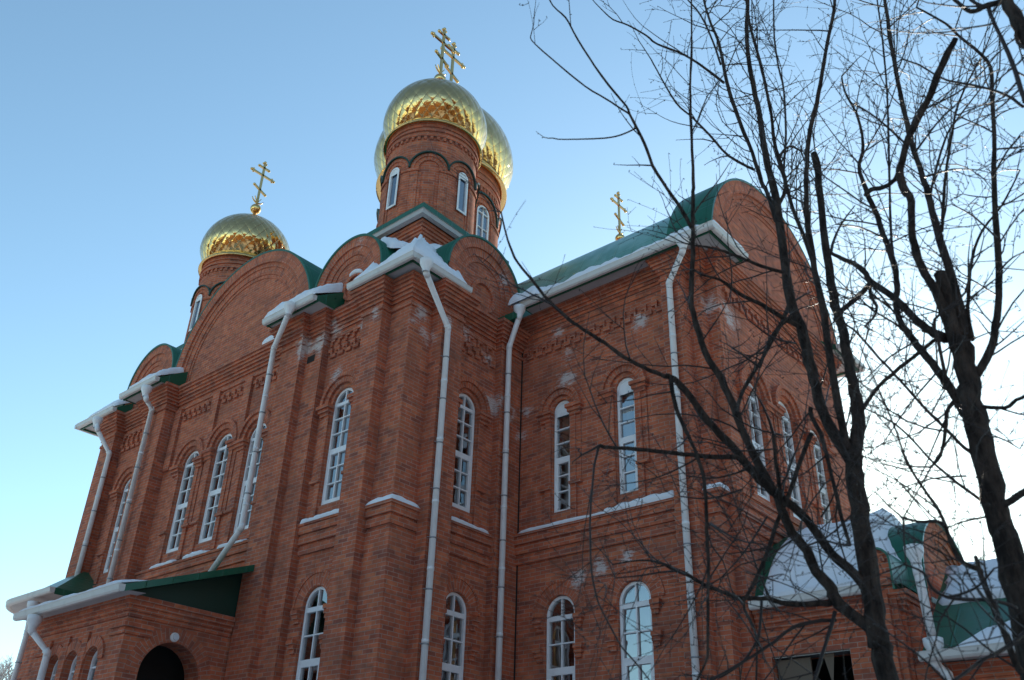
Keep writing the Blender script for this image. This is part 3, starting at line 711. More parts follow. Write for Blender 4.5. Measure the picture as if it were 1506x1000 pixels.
# downpipes
def downpipe(parent, pts, r=.062, funnel=True, ground=True, brackets=True, wall_n=None):
    mb = MB(); P = [Vector(p) for p in pts]
    tube(mb, P, r, 14)
    for i in range(1, len(P)-1): tube(mb, [P[i]-(P[i]-P[i-1]).normalized()*.07, P[i], P[i]+(P[i+1]-P[i]).normalized()*.07], r+.006, 14)
    # sleeve joints
    for i in range(len(P)-1):
        L = (P[i+1]-P[i]).length
        if L > 2:
            d = (P[i+1]-P[i]).normalized(); k = 1.2
            while k < L-.4: tube(mb, [P[i]+d*k, P[i]+d*(k+.06)], r+.005, 14); k += 1.25
    o = mb.build('downpipe', WHITE, parent)
    if funnel:
        f = MB(); lathe(f, P[0].x, P[0].y, [(r+.01, P[0].z-.16), (r+.012, P[0].z-.1), (r+.07, P[0].z+.02), (r+.075, P[0].z+.12), (r+.05, P[0].z+.13)], 16); f.build('funnel', WHITE, o)
    if brackets and wall_n is not None:
        n = Vector(wall_n).normalized(); sd = Vector((-n.y, n.x, 0))
        for i in range(len(P)-1):
            L = (P[i+1]-P[i]).length
            if L > 2:
                d = (P[i+1]-P[i]).normalized(); k = .7
                while k < L:
                    c = P[i]+d*k; b = MB()
                    tube(b, [c-Vector((0, 0, .012)), c+Vector((0, 0, .012))], r+.011, 14)
                    for sg in (-1, 1): tube(b, [c+sd*sg*(r+.005), c+sd*sg*(r+.02)+n*.02, c+sd*sg*(r+.06)-n*.03], .006, 5)
                    b.build('bracket', IRON, o); k += .93
    return o
def dn(p, z=0.1): return (p.x, p.y, z)
p2 = onX((659, 482), .36); downpipe(CH, [onX((627, 390), .76), onX((627, 402), .74), p2, dn(p2)], wall_n=(1, 0, 0))
p2 = onX((749, 510), .28); q = onY((764, 458), 2.58); downpipe(CH, [q, q-Vector((0, 0, .14)), p2, dn(p2)], wall_n=(1, 0, 0))
p2 = onY((984, 416), 2.90); downpipe(CH, [onY((1004, 357), 2.58), onY((1004, 369), 2.60), p2, dn(p2)], wall_n=(0, -1, 0))
p2 = onY((403, 512), -.46); q = onY((426, 454), -.93); b2 = onY((360, 774), -.46); downpipe(CH, [q, q-Vector((0, 0, .1)), p2, (p2.x, p2.y, b2.z), onY((309, 843), -.55)], wall_n=(0, -1, 0))
p2 = onY((223.5, 602), -.46); downpipe(CH, [onY((215, 575), -.93), onY((215, 587), -.9), p2, (p2.x, p2.y, 6.75)], wall_n=(0, -1, 0))
p2 = onY((161, 667), -.30); downpipe(CH, [onY((143, 621), -.80), onY((143, 631), -.80), p2, (p2.x, p2.y, 5.9)], wall_n=(0, -1, 0))

# ------------------------------------------------------------------ entrance porch on the left facade
PO = thing('entrance_porch', 'low brick entrance porch with a dark arched doorway and sloping green roof', 'porch')
px0, px1, pyf, pz = -7.35, -4.0, -2.47, 5.62
pw = MB()
ah = arch_pts(1.01, .60, .1, 4.36, 24)
side = ((px1, pyf), (px1, -.02)); front = ((px0, pyf), (px1, pyf))
wall(pw, *side, 0, pz, [ah], .45)
ph = [(c-px0, .225, 3.6, 4.82) for c in (-4.97, -5.72, -6.44)]
wall(pw, *front, 0, pz, [hole(*h) for h in ph], .25)
wall(pw, (px0, -.02), (px0, pyf), 0, pz)
for c in (-5.33, -6.06, -6.80): pw.box((c-.10, pyf-.045, 0), (c+.10, pyf-.001, 5.12)); 
sweep(pw, [(px0, -.02), (px0, pyf), (px1, pyf), (px1, -.36)], corbel(pz-.36, 4, .09, .03), caps=False)
sweep(pw, [(px1-.5, pyf), (px1, pyf), (px1, pyf+.5)], [(-.01, pz-.66), (.04, pz-.66), (.04, pz-.58), (.02, pz-.58), (.02, pz-.54), (.06, pz-.54), (.06, pz-.46), (-.01, pz-.46)])
sweep(pw, [(px0+.05, pyf), (px0+.55, pyf)], [(-.01, pz-.75), (.05, pz-.75), (.05, pz-.6), (-.01, pz-.6)])
fr = frame(*side); ring(pw, fr, 1.01, 4.36, .605, .86, -.005, .012, n=24)
pw.build('wall', BRICK2, PO)
dk = MB(); dk.face([(px1-.9, pyf+.1, 0), (px1-.9, -.1, 0), (px1-.9, -.1, 5.3), (px1-.9, pyf+.1, 5.3)]); dk.face([(px1-.9, pyf+.3, 5.0), (px1-.2, pyf+.3, 5.0), (px1-.2, -.2, 5.0), (px1-.9, -.2, 5.0)]); dk.build('doorway_backing', DARK, PO)  # near-black sheets put the gloom inside the doorway into colour
for h in ph: window(PO, frame(*front), *h, .14, 'small', 'plain', 0)
rf = MB()
a0, a1, b0, b1 = (px0-.3, -2.86, 5.68), (px1+.42, -2.86, 5.68), (px1+.42, .0, 6.74), (px0-.3, .0, 6.74)
rf.face([a0, a1, b0, b1]); D = Vector((0, 0, -.13))
rf.face([Vector(a1)+D, Vector(b0)+D, b0, a1]); rf.face([Vector(b1)+D, Vector(a0)+D, a0, b1])
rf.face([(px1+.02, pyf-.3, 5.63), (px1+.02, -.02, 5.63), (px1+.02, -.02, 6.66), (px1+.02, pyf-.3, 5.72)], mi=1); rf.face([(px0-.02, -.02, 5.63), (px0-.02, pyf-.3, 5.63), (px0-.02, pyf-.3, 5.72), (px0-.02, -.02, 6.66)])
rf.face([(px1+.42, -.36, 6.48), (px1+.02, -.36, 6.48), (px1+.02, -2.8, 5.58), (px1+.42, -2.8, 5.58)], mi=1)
rf.build('roof', [GREEN, GREEN2], PO)  # darker green paints overhang shade on the side triangle and underside
sf = MB(); sf.face([(px0-.3, pyf+.02, 5.60), (px1+.42, pyf+.02, 5.60), (px1+.42, -2.86, 5.58), (px0-.3, -2.86, 5.58)][::-1]); sf.build('soffit', SOFFIT, PO)
gm = MB(); gutter_bar(gm, (px0-.3, -2.86, 5.57), (px1+.42, -2.86, 5.57)); gm.build('gutter', GUTTER, PO)
q = onY((50, 915), -2.93); p2 = onY((70, 960), -2.62)
downpipe(PO, [q, q-Vector((0, 0, .16)), p2, dn(p2)], r=.065, wall_n=(0, -1, 0))
# round light above the porch arch
LA = thing('wall_lamp', 'round white bulkhead lamp fixed above the dark porch arch', 'lamp')
lc = onX((258, 937), px1+.05); lm = MB()
def disc(mb, c, r0, d, n=24, rr=None):
    prof = [(r0, 0), (r0, d*.5), (r0*.86, d), ] 
    for k in range(len(prof)-1):
        for i in range(n):
            t0, t1 = 2*math.pi*i/n, 2*math.pi*(i+1)/n
            P = lambda q, t: Vector((c.x+q[1], c.y+q[0]*math.cos(t), c.z+q[0]*math.sin(t)))
            mb.face([P(prof[k], t0), P(prof[k], t1), P(prof[k+1], t1), P(prof[k+1], t0)], smooth=True)
    mb.face([Vector((c.x+d, c.y+r0*.86*math.cos(2*math.pi*i/n), c.z+r0*.86*math.sin(2*math.pi*i/n))) for i in range(n)])
disc(lm, Vector((px1-.01, lc.y, lc.z)), .085, .07); lm.build('housing', WHITE, LA)
lm = MB(); disc(lm, Vector((px1+.055, lc.y, lc.z)), .062, .035); lm.build('glass_cover', LAMPG, LA)

# round-cornered bay at the far left end
RB = thing('corner_bay', 'low brick bay with rounded corner and green roof at the far left', 'bay')
bx0, bx1, by, bz = -13.0, -10.7, -.75, 6.86
rc = .75
pth = [(bx0, .5)] + [(bx0+rc-rc*math.cos(t), by+rc-rc*math.sin(t)) for t in [math.pi/2*i/8 for i in range(9)]] + [(bx1, by), (bx1, 0)]
bw = MB(); sweep(bw, pth, [(0, 0), (0, bz-.3)], caps=False); sweep(bw, pth, corbel(bz-.34, 4, .085, .03), caps=False); bw.build('wall', BRICK2, RB)
eo = offset_path(pth, .48); bg_ = MB(); br = MB(); bs = MB()
for i in range(len(pth)-1):
    a, b = Vector((*eo[i], bz)), Vector((*eo[i+1], bz)); c, d = Vector((pth[i+1][0], pth[i+1][1], bz)), Vector((pth[i][0], pth[i][1], bz))
    bs.face([d, c, b, a]); ap = Vector((-11.9, .3, bz+1.25)); br.face([a+Vector((0, 0, .08)), b+Vector((0, 0, .08)), ap])
    if i < len(pth)-2: gutter_bar(bg_, a, b)
    else: br.face([a-Vector((0, 0, .05)), b-Vector((0, 0, .05)), b+Vector((0, 0, .1)), a+Vector((0, 0, .1))])
br.build('roof', GREEN, RB); bs.build('soffit', SOFFIT, RB); bg_.build('gutter', GUTTER, RB)
q = onY((48, 893), by-.5); p2 = onY((40, 930), by-.3)
downpipe(RB, [q, q-Vector((0, 0, .2)), p2, dn(p2)], r=.065, wall_n=(0, -1, 0))

# ------------------------------------------------------------------ side porch at the end of the wing
AN = thing('side_porch', 'brick side porch with snow covered vaulted roof and wide square opening', 'porch')
ay, ax1, az = 3.72, 7.40, 5.36
aw = MB()
dA, dB = onY((1134, 960), ay), onY((1249, 950), ay)
wall(aw, (5.0, ay), (ax1, ay), 0, az, [[(dA.x-5, .1), (dA.x-5, 4.62), (dB.x-5, 4.62), (dB.x-5, .1)]], .5)
wall(aw, (ax1, ay), (ax1, 9.0), 0, az); wall(aw, (ax1, 9.0), (5.0, 9.0), 0, az)
aw.box((ax1-.42, ay-.12, 0), (ax1-.04, ay-.001, az-.01)); aw.box((ax1-.30, ay-.2, 0), (ax1-.14, ay-.121, az-.05)); aw.box((ax1+.001, ay+.1, 0), (ax1+.12, ay+.7, az-.2))
sweep(aw, [(5.02, ay), (ax1, ay), (ax1, 9.0)], corbel(az-.30, 4, .075, .035), caps=False)
sweep(aw, [(5.02, ay), (ax1-.43, ay)], [(-.01, az-.47), (.04, az-.47), (.04, az-.40), (-.01, az-.40)])
aw.build('wall', BRICK2, AN)
db = MB(); db.box((dA.x+.03, ay+.12, .1), (dA.x+(dB.x-dA.x)*.46, ay+.16, 4.58)); db.build('board_panel', PLY, AN)
di = MB(); di.face([(5.02, ay+1.6, 0), (ax1-.05, ay+1.6, 0), (ax1-.05, ay+1.6, 5.2), (5.02, ay+1.6, 5.2)]); di.face([(5.1, ay+.4, 5.0), (ax1-.1, ay+.4, 5.0), (ax1-.1, ay+1.6, 5.0), (5.1, ay+1.6, 5.0)]); di.build('dark_backing', DARK, AN)  # added near-black sheets paint the gloom behind the opening
pn = MB(); xa = dA.x+(dB.x-dA.x)*.70; pn.box((xa-.09, ay+.10, 4.56), (xa+.09, ay+.12, 4.60)); pn.face([(xa-.085, ay+.11, 4.57), (xa+.01, ay+.11, 4.12), (xa+.085, ay+.11, 4.57)]); pn.build('pennant', PLY, AN)
sl_ = MB(); sl_.box((dA.x-.02, ay+.05, 4.60), (dB.x+.02, ay+.30, 4.70)); sl_.build('lintel', IRON, AN)
# vault and gable
VR, VZ, VY = 2.86, 4.40, 6.35
def vault_prof(y): return VZ+math.sqrt(max(0, VR*VR-(y-VY)**2))
rv = MB(); ys = [3.52+(VY-3.52)*i/18 for i in range(19)]; ys = ys+[2*VY-y for y in reversed(ys[:-1])]
zs_ = [max(vault_prof(max(y, 3.62)), 5.45) if y < VY else vault_prof(min(y, 2*VY-3.62)) for y in ys]
acc = 0; XE = 6.75
for i in range(len(ys)-1):
    dl = math.hypot(ys[i+1]-ys[i], zs_[i+1]-zs_[i])
    rv.face([(5.0, ys[i], zs_[i]), (XE, ys[i], zs_[i]), (XE, ys[i+1], zs_[i+1]), (5.0, ys[i+1], zs_[i+1])], uv=[(5, acc), (XE, acc), (XE, acc+dl), (5, acc+dl)], smooth=True); acc += dl
    rv.face([(XE, ys[i], zs_[i]), (ax1+.1, ys[i], 5.42), (ax1+.1, ys[i+1], 5.42), (XE, ys[i+1], zs_[i+1])])
rv.build('roof', GREEN, AN)
zak((ax1+.02, 0), (ax1+.02, 12), 6.05, 5.58, 1.43, az, ((0, .16, .09), (.16, .30, .06), (.30, .42, .03)), None, .62, .04, AN, BRICK2)
# small blind arch standing over the corner pier
sa = MB(); fr = frame((0, ay-.14), (ax1, ay-.14)); c0 = ax1-.24
pts = [(c0-.2, az)]+[(c0-.2*math.cos(math.pi*i/16), az+.44+.2*math.sin(math.pi*i/16)) for i in range(17)]+[(c0+.2, az)]
sa.face([fr(u, 0, z) for u, z in pts][::-1])
for i in range(len(pts)-1): sa.face([fr(pts[i][0], 0, pts[i][1]), fr(pts[i][0], -.3, pts[i][1]), fr(pts[i+1][0], -.3, pts[i+1][1]), fr(pts[i+1][0], 0, pts[i+1][1])][::-1])
ring(sa, fr, c0, az+.44, .09, .15, -.002, .04); sa.build('small_gable', BRICK2, AN)
sv = MB(); ring(sv, fr, c0, az+.44, .202, .235, -.7, .05, n=16)
for sg in (-1, 1): sv.fbox(fr, c0+sg*.202, c0+sg*.235, az, az+.44, -.7, .05)
sv.build('small_vault', GREEN, AN)
gm = MB(); gutter_bar(gm, (5.06, 3.50, az), (ax1-.46, 3.50, az)); gm.build('gutter', GUTTER, AN)
q = onY((1345, 815), 3.4); p2 = onY((1374, 952), 3.45)
downpipe(AN, [q, q-Vector((0, 0, .25)), p2+Vector((0, 0, .03))], r=.066, brackets=False)
e1 = onY((1374, 975), 3.45); e2 = onY((1394, 992), 3.55)
downpipe(AN, [p2, e1, e2, (e2.x, e2.y, .2)], r=.066, brackets=False)
# lower stair annexe further right
SA = thing('stair_annexe', 'low brick annexe with steep green roof half under snow, at right edge', 'annexe')
s0, s1, sy, sz = ax1+.22, 11.8, 3.75, 4.28
sw = MB(); wall(sw, (ax1+.01, sy), (s1, sy), 0, sz); wall(sw, (s1, sy), (s1, 8.9), 0, sz); sweep(sw, [(s0, sy), (s1, sy), (s1, 8.9)], corbel(sz-.24, 3, .075, .03), caps=False); sw.build('wall', BRICK2, SA)
zr = onY((1440, 829), 5.6).z
sr = MB(); sr.face([(s0, 3.42, sz+.06), (s1+.3, 3.42, sz+.06), (s1+.3, 5.6, zr), (s0, 5.6, zr)]); sr.face([(s0, 5.6, zr), (s1+.3, 5.6, zr), (s1+.3, 8.9, sz), (s0, 8.9, sz)]); sr.face([(s1+.0, sy, sz), (s1, 8.9, sz), (s1, 5.6, zr-.03)]); sr.build('roof', GREEN, SA)
sr = MB(); sr.face([(s0, 3.42, sz), (s1+.3, 3.42, sz), (s1+.3, sy, sz), (s0, sy, sz)][::-1]); sr.build('soffit', SOFFIT, SA)
gm = MB(); gutter_bar(gm, (s0, 3.40, sz), (s1+.3, 3.40, sz)); gm.build('gutter', GUTTER, SA)

# ------------------------------------------------------------------ snow
def snow(label, q, th, nu=24, nv=8, seed=0, rag=.05, group=None, curve=None, edge=.35, ends=(1, 1)):
    # q: four corners (outer a->b, inner b->a); thickness falls to zero along the edges
    a, b, c, d = [Vector(p) for p in q]; top = {}; bot = {}
    for i in range(nu+1):
        for j in range(nv+1):
            u, v = i/nu, j/nv
            p = (a*(1-u)+b*u)*(1-v)+(d*(1-u)+c*u)*v
            if curve: p = curve(p)
            e = min(1, min(u if ends[0] else 1, 1-u if ends[1] else 1)/.07)
            ev = min(1, (v+.08)/edge if v < .5 else (1-v)/.25)
            nz_ = noise.noise(Vector((p.x*2.1+seed, p.y*2.1, p.z*1.3)))
            n2_ = noise.noise(Vector((p.x*7+seed*3, p.y*7, p.z*5)))
            k = math.sqrt(max(0, min(e, 1)))*math.sqrt(max(0, min(ev, 1)))
            wob = Vector((0, 0, 0))
            if j == nv: wob = (d-a).normalized()*rag*2*n2_
            if i in (0, nu): wob += (b-a).normalized()*rag*n2_
            if j == 0: wob += (d-a).normalized()*rag*.6*n2_
            up = Vector((0, 0, th*k*(1.0+.5*nz_+.42*n2_)))
            out = (a-d).normalized()*(.05*k if j <= 1 else 0)
            bot[i, j] = p+wob-Vector((0, 0, .01)); top[i, j] = p+wob+up+out
    mb = MB()
    for i in range(nu):
        for j in range(nv):
            mb.face([top[i, j], top[i+1, j], top[i+1, j+1], top[i, j+1]], smooth=True)
    for i in range(nu): mb.face([bot[i, 0], bot[i+1, 0], top[i+1, 0], top[i, 0]], smooth=True); mb.face([bot[i+1, nv], bot[i, nv], top[i, nv], top[i+1, nv]], smooth=True)
    for j in range(nv): mb.face([bot[0, j+1], bot[0, j], top[0, j], top[0, j+1]], smooth=True); mb.face([bot[nu, j], bot[nu, j+1], top[nu, j+1], top[nu, j]], smooth=True)
    o = mb.build('snow_patch', SNOW); return tag(o, label, 'snow', group)
G = 'snow lying on the church'
zt = ZT+.09
# corner of the tower: two slopes and the drifts running up both valleys
snow('thick snow on the left half of the corner eave above the bent downpipe', [(-1.50, -OV-.03, zt+.05), (.45, -OV-.03, zt+.05), (-.80, .9, zt+1.62), (-1.5, 1.0, zt+1.58)], .28, 34, 14, 1, .025, ends=(1, 0))
snow('thick snow on the right half of the corner eave above the bent downpipe', [(.43, -OV-.03, zt+.05), (.43, 1.12, zt+.05), (-.92, 1.5, zt+1.55), (-.92, .8, zt+1.62)], .28, 30, 14, 2, .025, ends=(0, 1))
snow('snow drift running up the valley behind the small arch with disc', [(-1.0, .05, zt+1.15), (-.85, .95, zt+1.6), (-2.1, .95, zt+2.0), (-1.75, .3, zt+1.78)], .2, 16, 10, 41)
snow('snow drift running up the valley behind the small arch right of the corner', [(-.85, .95, zt+1.6), (-.05, 1.1, zt+1.1), (-.3, 1.75, zt+1.76), (-.95, 2.1, zt+2.0)], .2, 16, 10, 42)
snow('snow slab on the pier eave between the great arch and the small arch with disc', [(-4.1, -.85, zt), (-2.25, -.85, zt), (-2.5, .5, zt+.85), (-3.75, .5, zt+.85)], .30, 26, 10, 3)
snow('snow heap on the eave left of the great arch above a bent downpipe', [(mir(-2.32)+.35, -.85, zt), (mir(-4.1), -.85, zt), (mir(-3.75), .5, zt+.85), (mir(-2.5), .5, zt+.85)], .22, 22, 10, 4)
snow('snow on the farthest left eave corner of the church', [(XL-OV+.5, -OV-.08, zt), (mir(-1.55), -OV-.08, zt), (mir(-1.0), .6, zt+.85), (XL+.6, .6, zt+.95)], .2, 22, 10, 5)
snow('long flat snow strip on the ledge at the foot of the great arch', [(-5.05, -.20, ZT+.03), (-3.98, -.20, ZT+.03), (-3.98, -.02, ZT+.03), (-5.05, -.02, ZT+.03)], .17, 20, 5, 6)
wz = WZ+.09
snow('long even snow bank along the gutter of the wing', [(.75, 2.66, wz), (5.38, 2.66, wz), (5.2, 3.42, wz+.42), (.6, 3.44, wz+.46)], .17, 60, 9, 7)
snow('lumpy snow heap in the corner between tower and wing above the middle downpipe', [(.35, 2.5, wz-.02), (1.15, 2.5, wz-.02), (1.15, 3.1, wz+.25), (.3, 3.1, wz+.3)], .24, 14, 9, 8)
snow('snow on the short end eave of the wing beside the arched brick gable', [(5.48, 2.62, wz), (5.48, 3.98, wz), (5.05, 3.6, wz+.35), (5.05, 3.3, wz+.38)], .13, 20, 8, 9)
# sills
def sill_snow(label, A, B, u0, u1, z, dep, th, seed): fr = frame(A, B); return snow(label, [fr(u0, .14, z), fr(u1, .14, z), fr(u1, .14-dep, z+.05), fr(u0, .14-dep, z+.05)], th, 24, 5, seed, .03)
sill_snow('snow on the sill under the tall window left of the corner pier', *bayR, .05, 1.36, 7.31, .14, .075, 11)
sill_snow('snow on the sill under the tall window between the two middle downpipes', *bR, .06, 1.2, 7.27, .14, .08, 12)
sill_snow('long snow strip on the sill band under the two slim windows of the wing', *wF, .12, 2.3, 7.43, .14, .055, 13)
sill_snow('thicker snow strip on the sill band left of the wing downpipe', *wF, 2.2, 3.82, 7.43, .14, .12, 14)
for k, (lab) in enumerate(('left', 'middle', 'right')): sill_snow('small snow patch under the %s window of the three tall ones below the great arch' % lab, *cb, Lc/2+.15+(k-1)*1.34-.55, Lc/2+.15+(k-1)*1.34+.4, 7.31, .14, .07, 20+k)
def cap_snow(label, path, z, seed, th=.09):
    # snow wrapped round a notch corner
    o0 = offset_path(path, .135); o1 = offset_path(path, -.0); mb = MB(); n = 10
    for i in range(len(path)-1):
        for k in range(n):
            def P(f, r, up):
                a = (o0 if r else o1); q = a[i].lerp(a[i+1], f); u = i+f; e = min(1, min(u, len(path)-1-u)/.25)
                h = th*math.sqrt(max(0, e))*(1+.3*noise.noise(Vector((q.x*5+seed, q.y*5, 0))))
                return Vector((q.x, q.y, z+(.05 if not r else 0)+(h*up)))
            f0, f1 = k/n, (k+1)/n
            mb.face([P(f0, 1, 0), P(f1, 1, 0), P(f1, 1, .7), P(f0, 1, .7)], smooth=True); mb.face([P(f0, 1, .7), P(f1, 1, .7), P(f1, 0, 1), P(f0, 0, 1)], smooth=True)
    return tag(mb.build('snow_patch', SNOW), label, 'snow')
cap_snow('snow cap on the brick ledge wrapped round the tower corner', [(-.67, 0), (-.08, 0), (-.08, .59)], 7.28, 3, .10)
cap_snow('small snow cap on the brick ledge at the outer corner of the wing', [(4.52, 3.25), (4.75, 3.25), (4.75, 3.49)], 7.42, 4, .10)
# snow on the discs
def ring_snow(label, c, r, a0, a1, seed):
    pts = [(c[0]+r*math.cos(R(a)), -.07, c[1]+r*math.sin(R(a))) for a in np.linspace(a0, a1, 12)]
    mb = MB(); tube(mb, pts, [.012+.05*math.sin(math.pi*i/11)**.5 for i in range(12)], 8); return tag(mb.build('snow_patch', SNOW), label, 'snow')
ring_snow('curved bit of snow on top of the brick disc in the small arch', (-2.0, 12.70), .37, 45, 120, 1)
ring_snow('small snow bit on top of the brick disc in the far left small arch', (mir(-2.0), 12.70), .37, 50, 125, 1)
# porch and annexe snow
snow('thin snow crust along the gutter of the entrance porch', [(px0-.25, -2.93, 5.70), (px1+.35, -2.93, 5.70), (px1+.3, -2.4, 5.86), (px0-.25, -2.4, 5.86)], .06, 50, 6, 30)
def vcurve(p): return Vector((p.x, p.y, max(vault_prof(max(p.y, 3.62)), 5.45)+.015))
snow('smooth white snow sheet over the vaulted roof of the side porch', [(5.12, 3.44, 0), (ax1-.50, 3.44, 0), (XE+.02, 6.9, 0), (5.45, 6.9, 0)], .08, 40, 26, 31, .05, None, vcurve, .12)
def ecurve(p):
    f = (p.x-XE)/(ax1+.1-XE); return Vector((p.x, p.y, vault_prof(max(p.y, 3.62))*(1-f)+5.42*f+.02))
snow('snow on the hipped end of the side porch roof behind the small brick arch', [(XE-.05, 3.95, 0), (ax1-.12, 3.95, 0), (ax1-.12, 6.6, 0), (XE-.05, 6.6, 0)], .12, 14, 14, 43, .03, None, ecurve, .12)
def scurve(p): return Vector((p.x, p.y, sz+.075+(zr-sz-.06)*(p.y-3.42)/(5.6-3.42)))
snow('broad snow field on the upper part of the stair annexe roof', [(s0+.05, 4.55, 0), (s1+.2, 4.55, 0), (s1+.2, 5.6, 0), (s0+.05, 5.6, 0)], .12, 50, 10, 32, .12, None, scurve, .15)
snow('dirty snow heap lying above the gutter of the stair annexe', [(s0+.42, 3.40, 0), (s1+.2, 3.40, 0), (s1+.2, 4.0, 0), (s0+1.0, 3.85, 0)], .16, 40, 8, 33, .1, None, scurve)

# ------------------------------------------------------------------ ground
gd = MB(); N = 24
gd.face([(-900, -900, 0), (900, -900, 0), (900, 900, 0), (-900, 900, 0)])
SNOWG = mat('trodden_snow', (.80, .81, .84), .8, 0, .2); T = NT(SNOWG); pos = T.n('NewGeometry').outputs['Position']
nn = T.noise(pos, .35, 6); dv = T.n('VectorMath', operation='LENGTH'); T.put(dv.inputs[0], pos)
far = T.ramp(T.math('ADD', dv.outputs['Value'], T.math('MULTIPLY', T.noise(pos, .05, 3), 60)), 105, 140)  # far ground browned to warm what the domes mirror
T.put(T.b.inputs['Base Color'], T.mix(far, T.mix(T.ramp(nn, .42, .62), (.80, .81, .84), (.34, .30, .26)), (.10, .062, .036))); T.bump(T.noise(pos, 1.5, 6), .8, .15)
tag(gd.build('ground', SNOWG), kind='structure')

# ------------------------------------------------------------------ trees in front of the church
class Tree:
    def __init__(s, name, label, base_d):
        s.root = thing(name, label, 'tree'); s.d = base_d; s.tw = MB(); s.n = 0; s.buds = []
    def pt(s, p, d): return onD(p, d)
    def limb(s, pts, d0=None, d1=None, name='branch', sub=3, twigs=None, seg=None, ground=False, tsc=1.0, up=.5):
        # pts: (x, y, width) seen in the photo; d0 -> d1: horizontal distance from the camera along the limb
        d0 = s.d if d0 is None else d0; d1 = d0 if d1 is None else d1
        P = []; Rr = []; n = len(pts)
        cum = [0]
        for i in range(1, n): cum.append(cum[-1]+math.hypot(pts[i][0]-pts[i-1][0], pts[i][1]-pts[i-1][1]))
        ctrl = []
        for i, (x, y, wd) in enumerate(pts):
            f = cum[i]/max(cum[-1], 1); d = d0+(d1-d0)*f
            q = onD((x, y), d); ctrl.append((q, wd*(.44 if wd > 6 else .48)*(q-CAM).dot(ray((753, 500)).normalized())/F*1.0))
        if ground:
            q, r = ctrl[0]; ctrl = [(Vector((q.x+.12, q.y-.1, -.15)), r*1.55), (Vector((q.x+.09, q.y-.07, .25)), r*1.25), (Vector((q.x+.05, q.y-.03, q.z*.55)), r*1.08)]+ctrl
        # Catmull-Rom through the control points
        c = ctrl; m = len(c)
        for i in range(m-1):
            p0, p1, p2, p3 = c[max(i-1, 0)][0], c[i][0], c[i+1][0], c[min(i+2, m-1)][0]
            k = sub
            for j in range(k):
                t = j/k; t2, t3 = t*t, t*t*t
                P.append(.5*((2*p1)+(p2-p0)*t+(2*p0-5*p1+4*p2-p3)*t2+(3*p1-p0-3*p2+p3)*t3)); Rr.append(c[i][1]+(c[i+1][1]-c[i][1])*t)
        P.append(c[-1][0]); Rr.append(c[-1][1])
        rng = random.Random(len(s.tw.v)+int(pts[0][0]*7+pts[0][1]))
        for i in range(1, len(P)):
            Rr[i] *= 1+rng.uniform(-.07, .07)
            if i < len(P)-1: P[i] = P[i]+Vector((rng.gauss(0, 1), rng.gauss(0, 1), rng.gauss(0, 1)))*Rr[i]*.10
        big = Rr[0] > .03
        mb = MB(); tube(mb, P, Rr, 14 if big else 7)
        o = mb.build(name, BARK if Rr[0] > .012 else TWIG, s.root)
        if twigs is None: twigs = 1.0
        L = 0
        for i in range(1, len(P)):
            L += (P[i]-P[i-1]).length
            if Rr[i] < .055 and twigs > 0:
                rate = 7.5*twigs*((P[i]-P[i-1]).length)
                k = int(rate)+(rng.random() < rate-int(rate))
                for _ in range(k): s.twig(P[i], (P[i]-P[i-1]).normalized(), min(Rr[i]*.55, .0060), rng.uniform(.25, 1.0)*tsc, rng, 0, up)
        e = (P[-1]-P[-2]).normalized()
        if twigs > 0 and Rr[-1] < .012: s.twig(P[-1], e, Rr[-1], rng.uniform(.2, .5), rng, 0, up)
        return P
    def twig(s, p, d, r, L, rng, lev, up=.5):
        if s.n > 12000: return
        s.n += 1
        side = Vector((rng.gauss(0, 1), rng.gauss(0, 1), rng.gauss(0, .8))); side = (side-d*side.dot(d)).normalized()
        dr = (d*rng.uniform(.3, .9)+side*rng.uniform(.5, 1.0)+Vector((0, 0, up*rng.uniform(0, .9)))).normalized()
        k = max(3, int(L/.09)); pts = [p]; rr = [max(r, .0027)]; q = p.copy(); bend = Vector((rng.gauss(0, .12), rng.gauss(0, .12), rng.gauss(.06, .1)))
        for i in range(k):
            dr = (dr+bend*.5+Vector((rng.gauss(0, .10), rng.gauss(0, .10), rng.gauss(0, .10)))).normalized(); q = q+dr*L/k; pts.append(q.copy()); rr.append(max(.0013, r*(1-.70*(i+1)/k)))
        tube(s.tw, pts, rr, 4, cap=False)
        for i in range(1, len(pts)):            # buds
            if rng.random() < .55:
                b = pts[i]; v = Vector((rng.gauss(0, 1), rng.gauss(0, 1), rng.gauss(0, 1))).normalized()*.016
                tube(s.tw, [b, b+v*.6, b+v], [.0016, .0034, .0008], 4, cap=False)
        if lev < 2:
            for i in range(1, len(pts)-1):
                if rng.random() < (.42 if lev == 0 else .25): s.twig(pts[i], (pts[i+1]-pts[i]).normalized(), rr[i]*.7, L*rng.uniform(.25, .6), rng, lev+1, up)
    def done(s):
        o = s.tw.build('twigs', TWIG, s.root); o['kind'] = 'stuff'
A = Tree('bare_tree', 'leafless dark tree with several upright limbs in front of the wing corner', 5.6)
A.limb([(1306, 1000, 37), (1291, 935, 35), (1279, 857, 34), (1268, 780, 31), (1259, 715, 31), (1252, 665, 27)], 5.6, 5.6, 'trunk', 4, 0, ground=True)
A.limb([(1254, 680, 22), (1228, 640, 20), (1210, 605, 18), (1199, 570, 18), (1190, 530, 18), (1178, 480, 17), (1161, 436, 16), (1153, 380, 15), (1142, 296, 13), (1133, 257, 12), (1125, 224, 11), (1117, 168, 9), (1108, 126, 8), (1100, 76, 7), (1098, 36, 6), (1100, 0, 5), (1101, -45, 4)], 5.6, 6.1, twigs=.5)
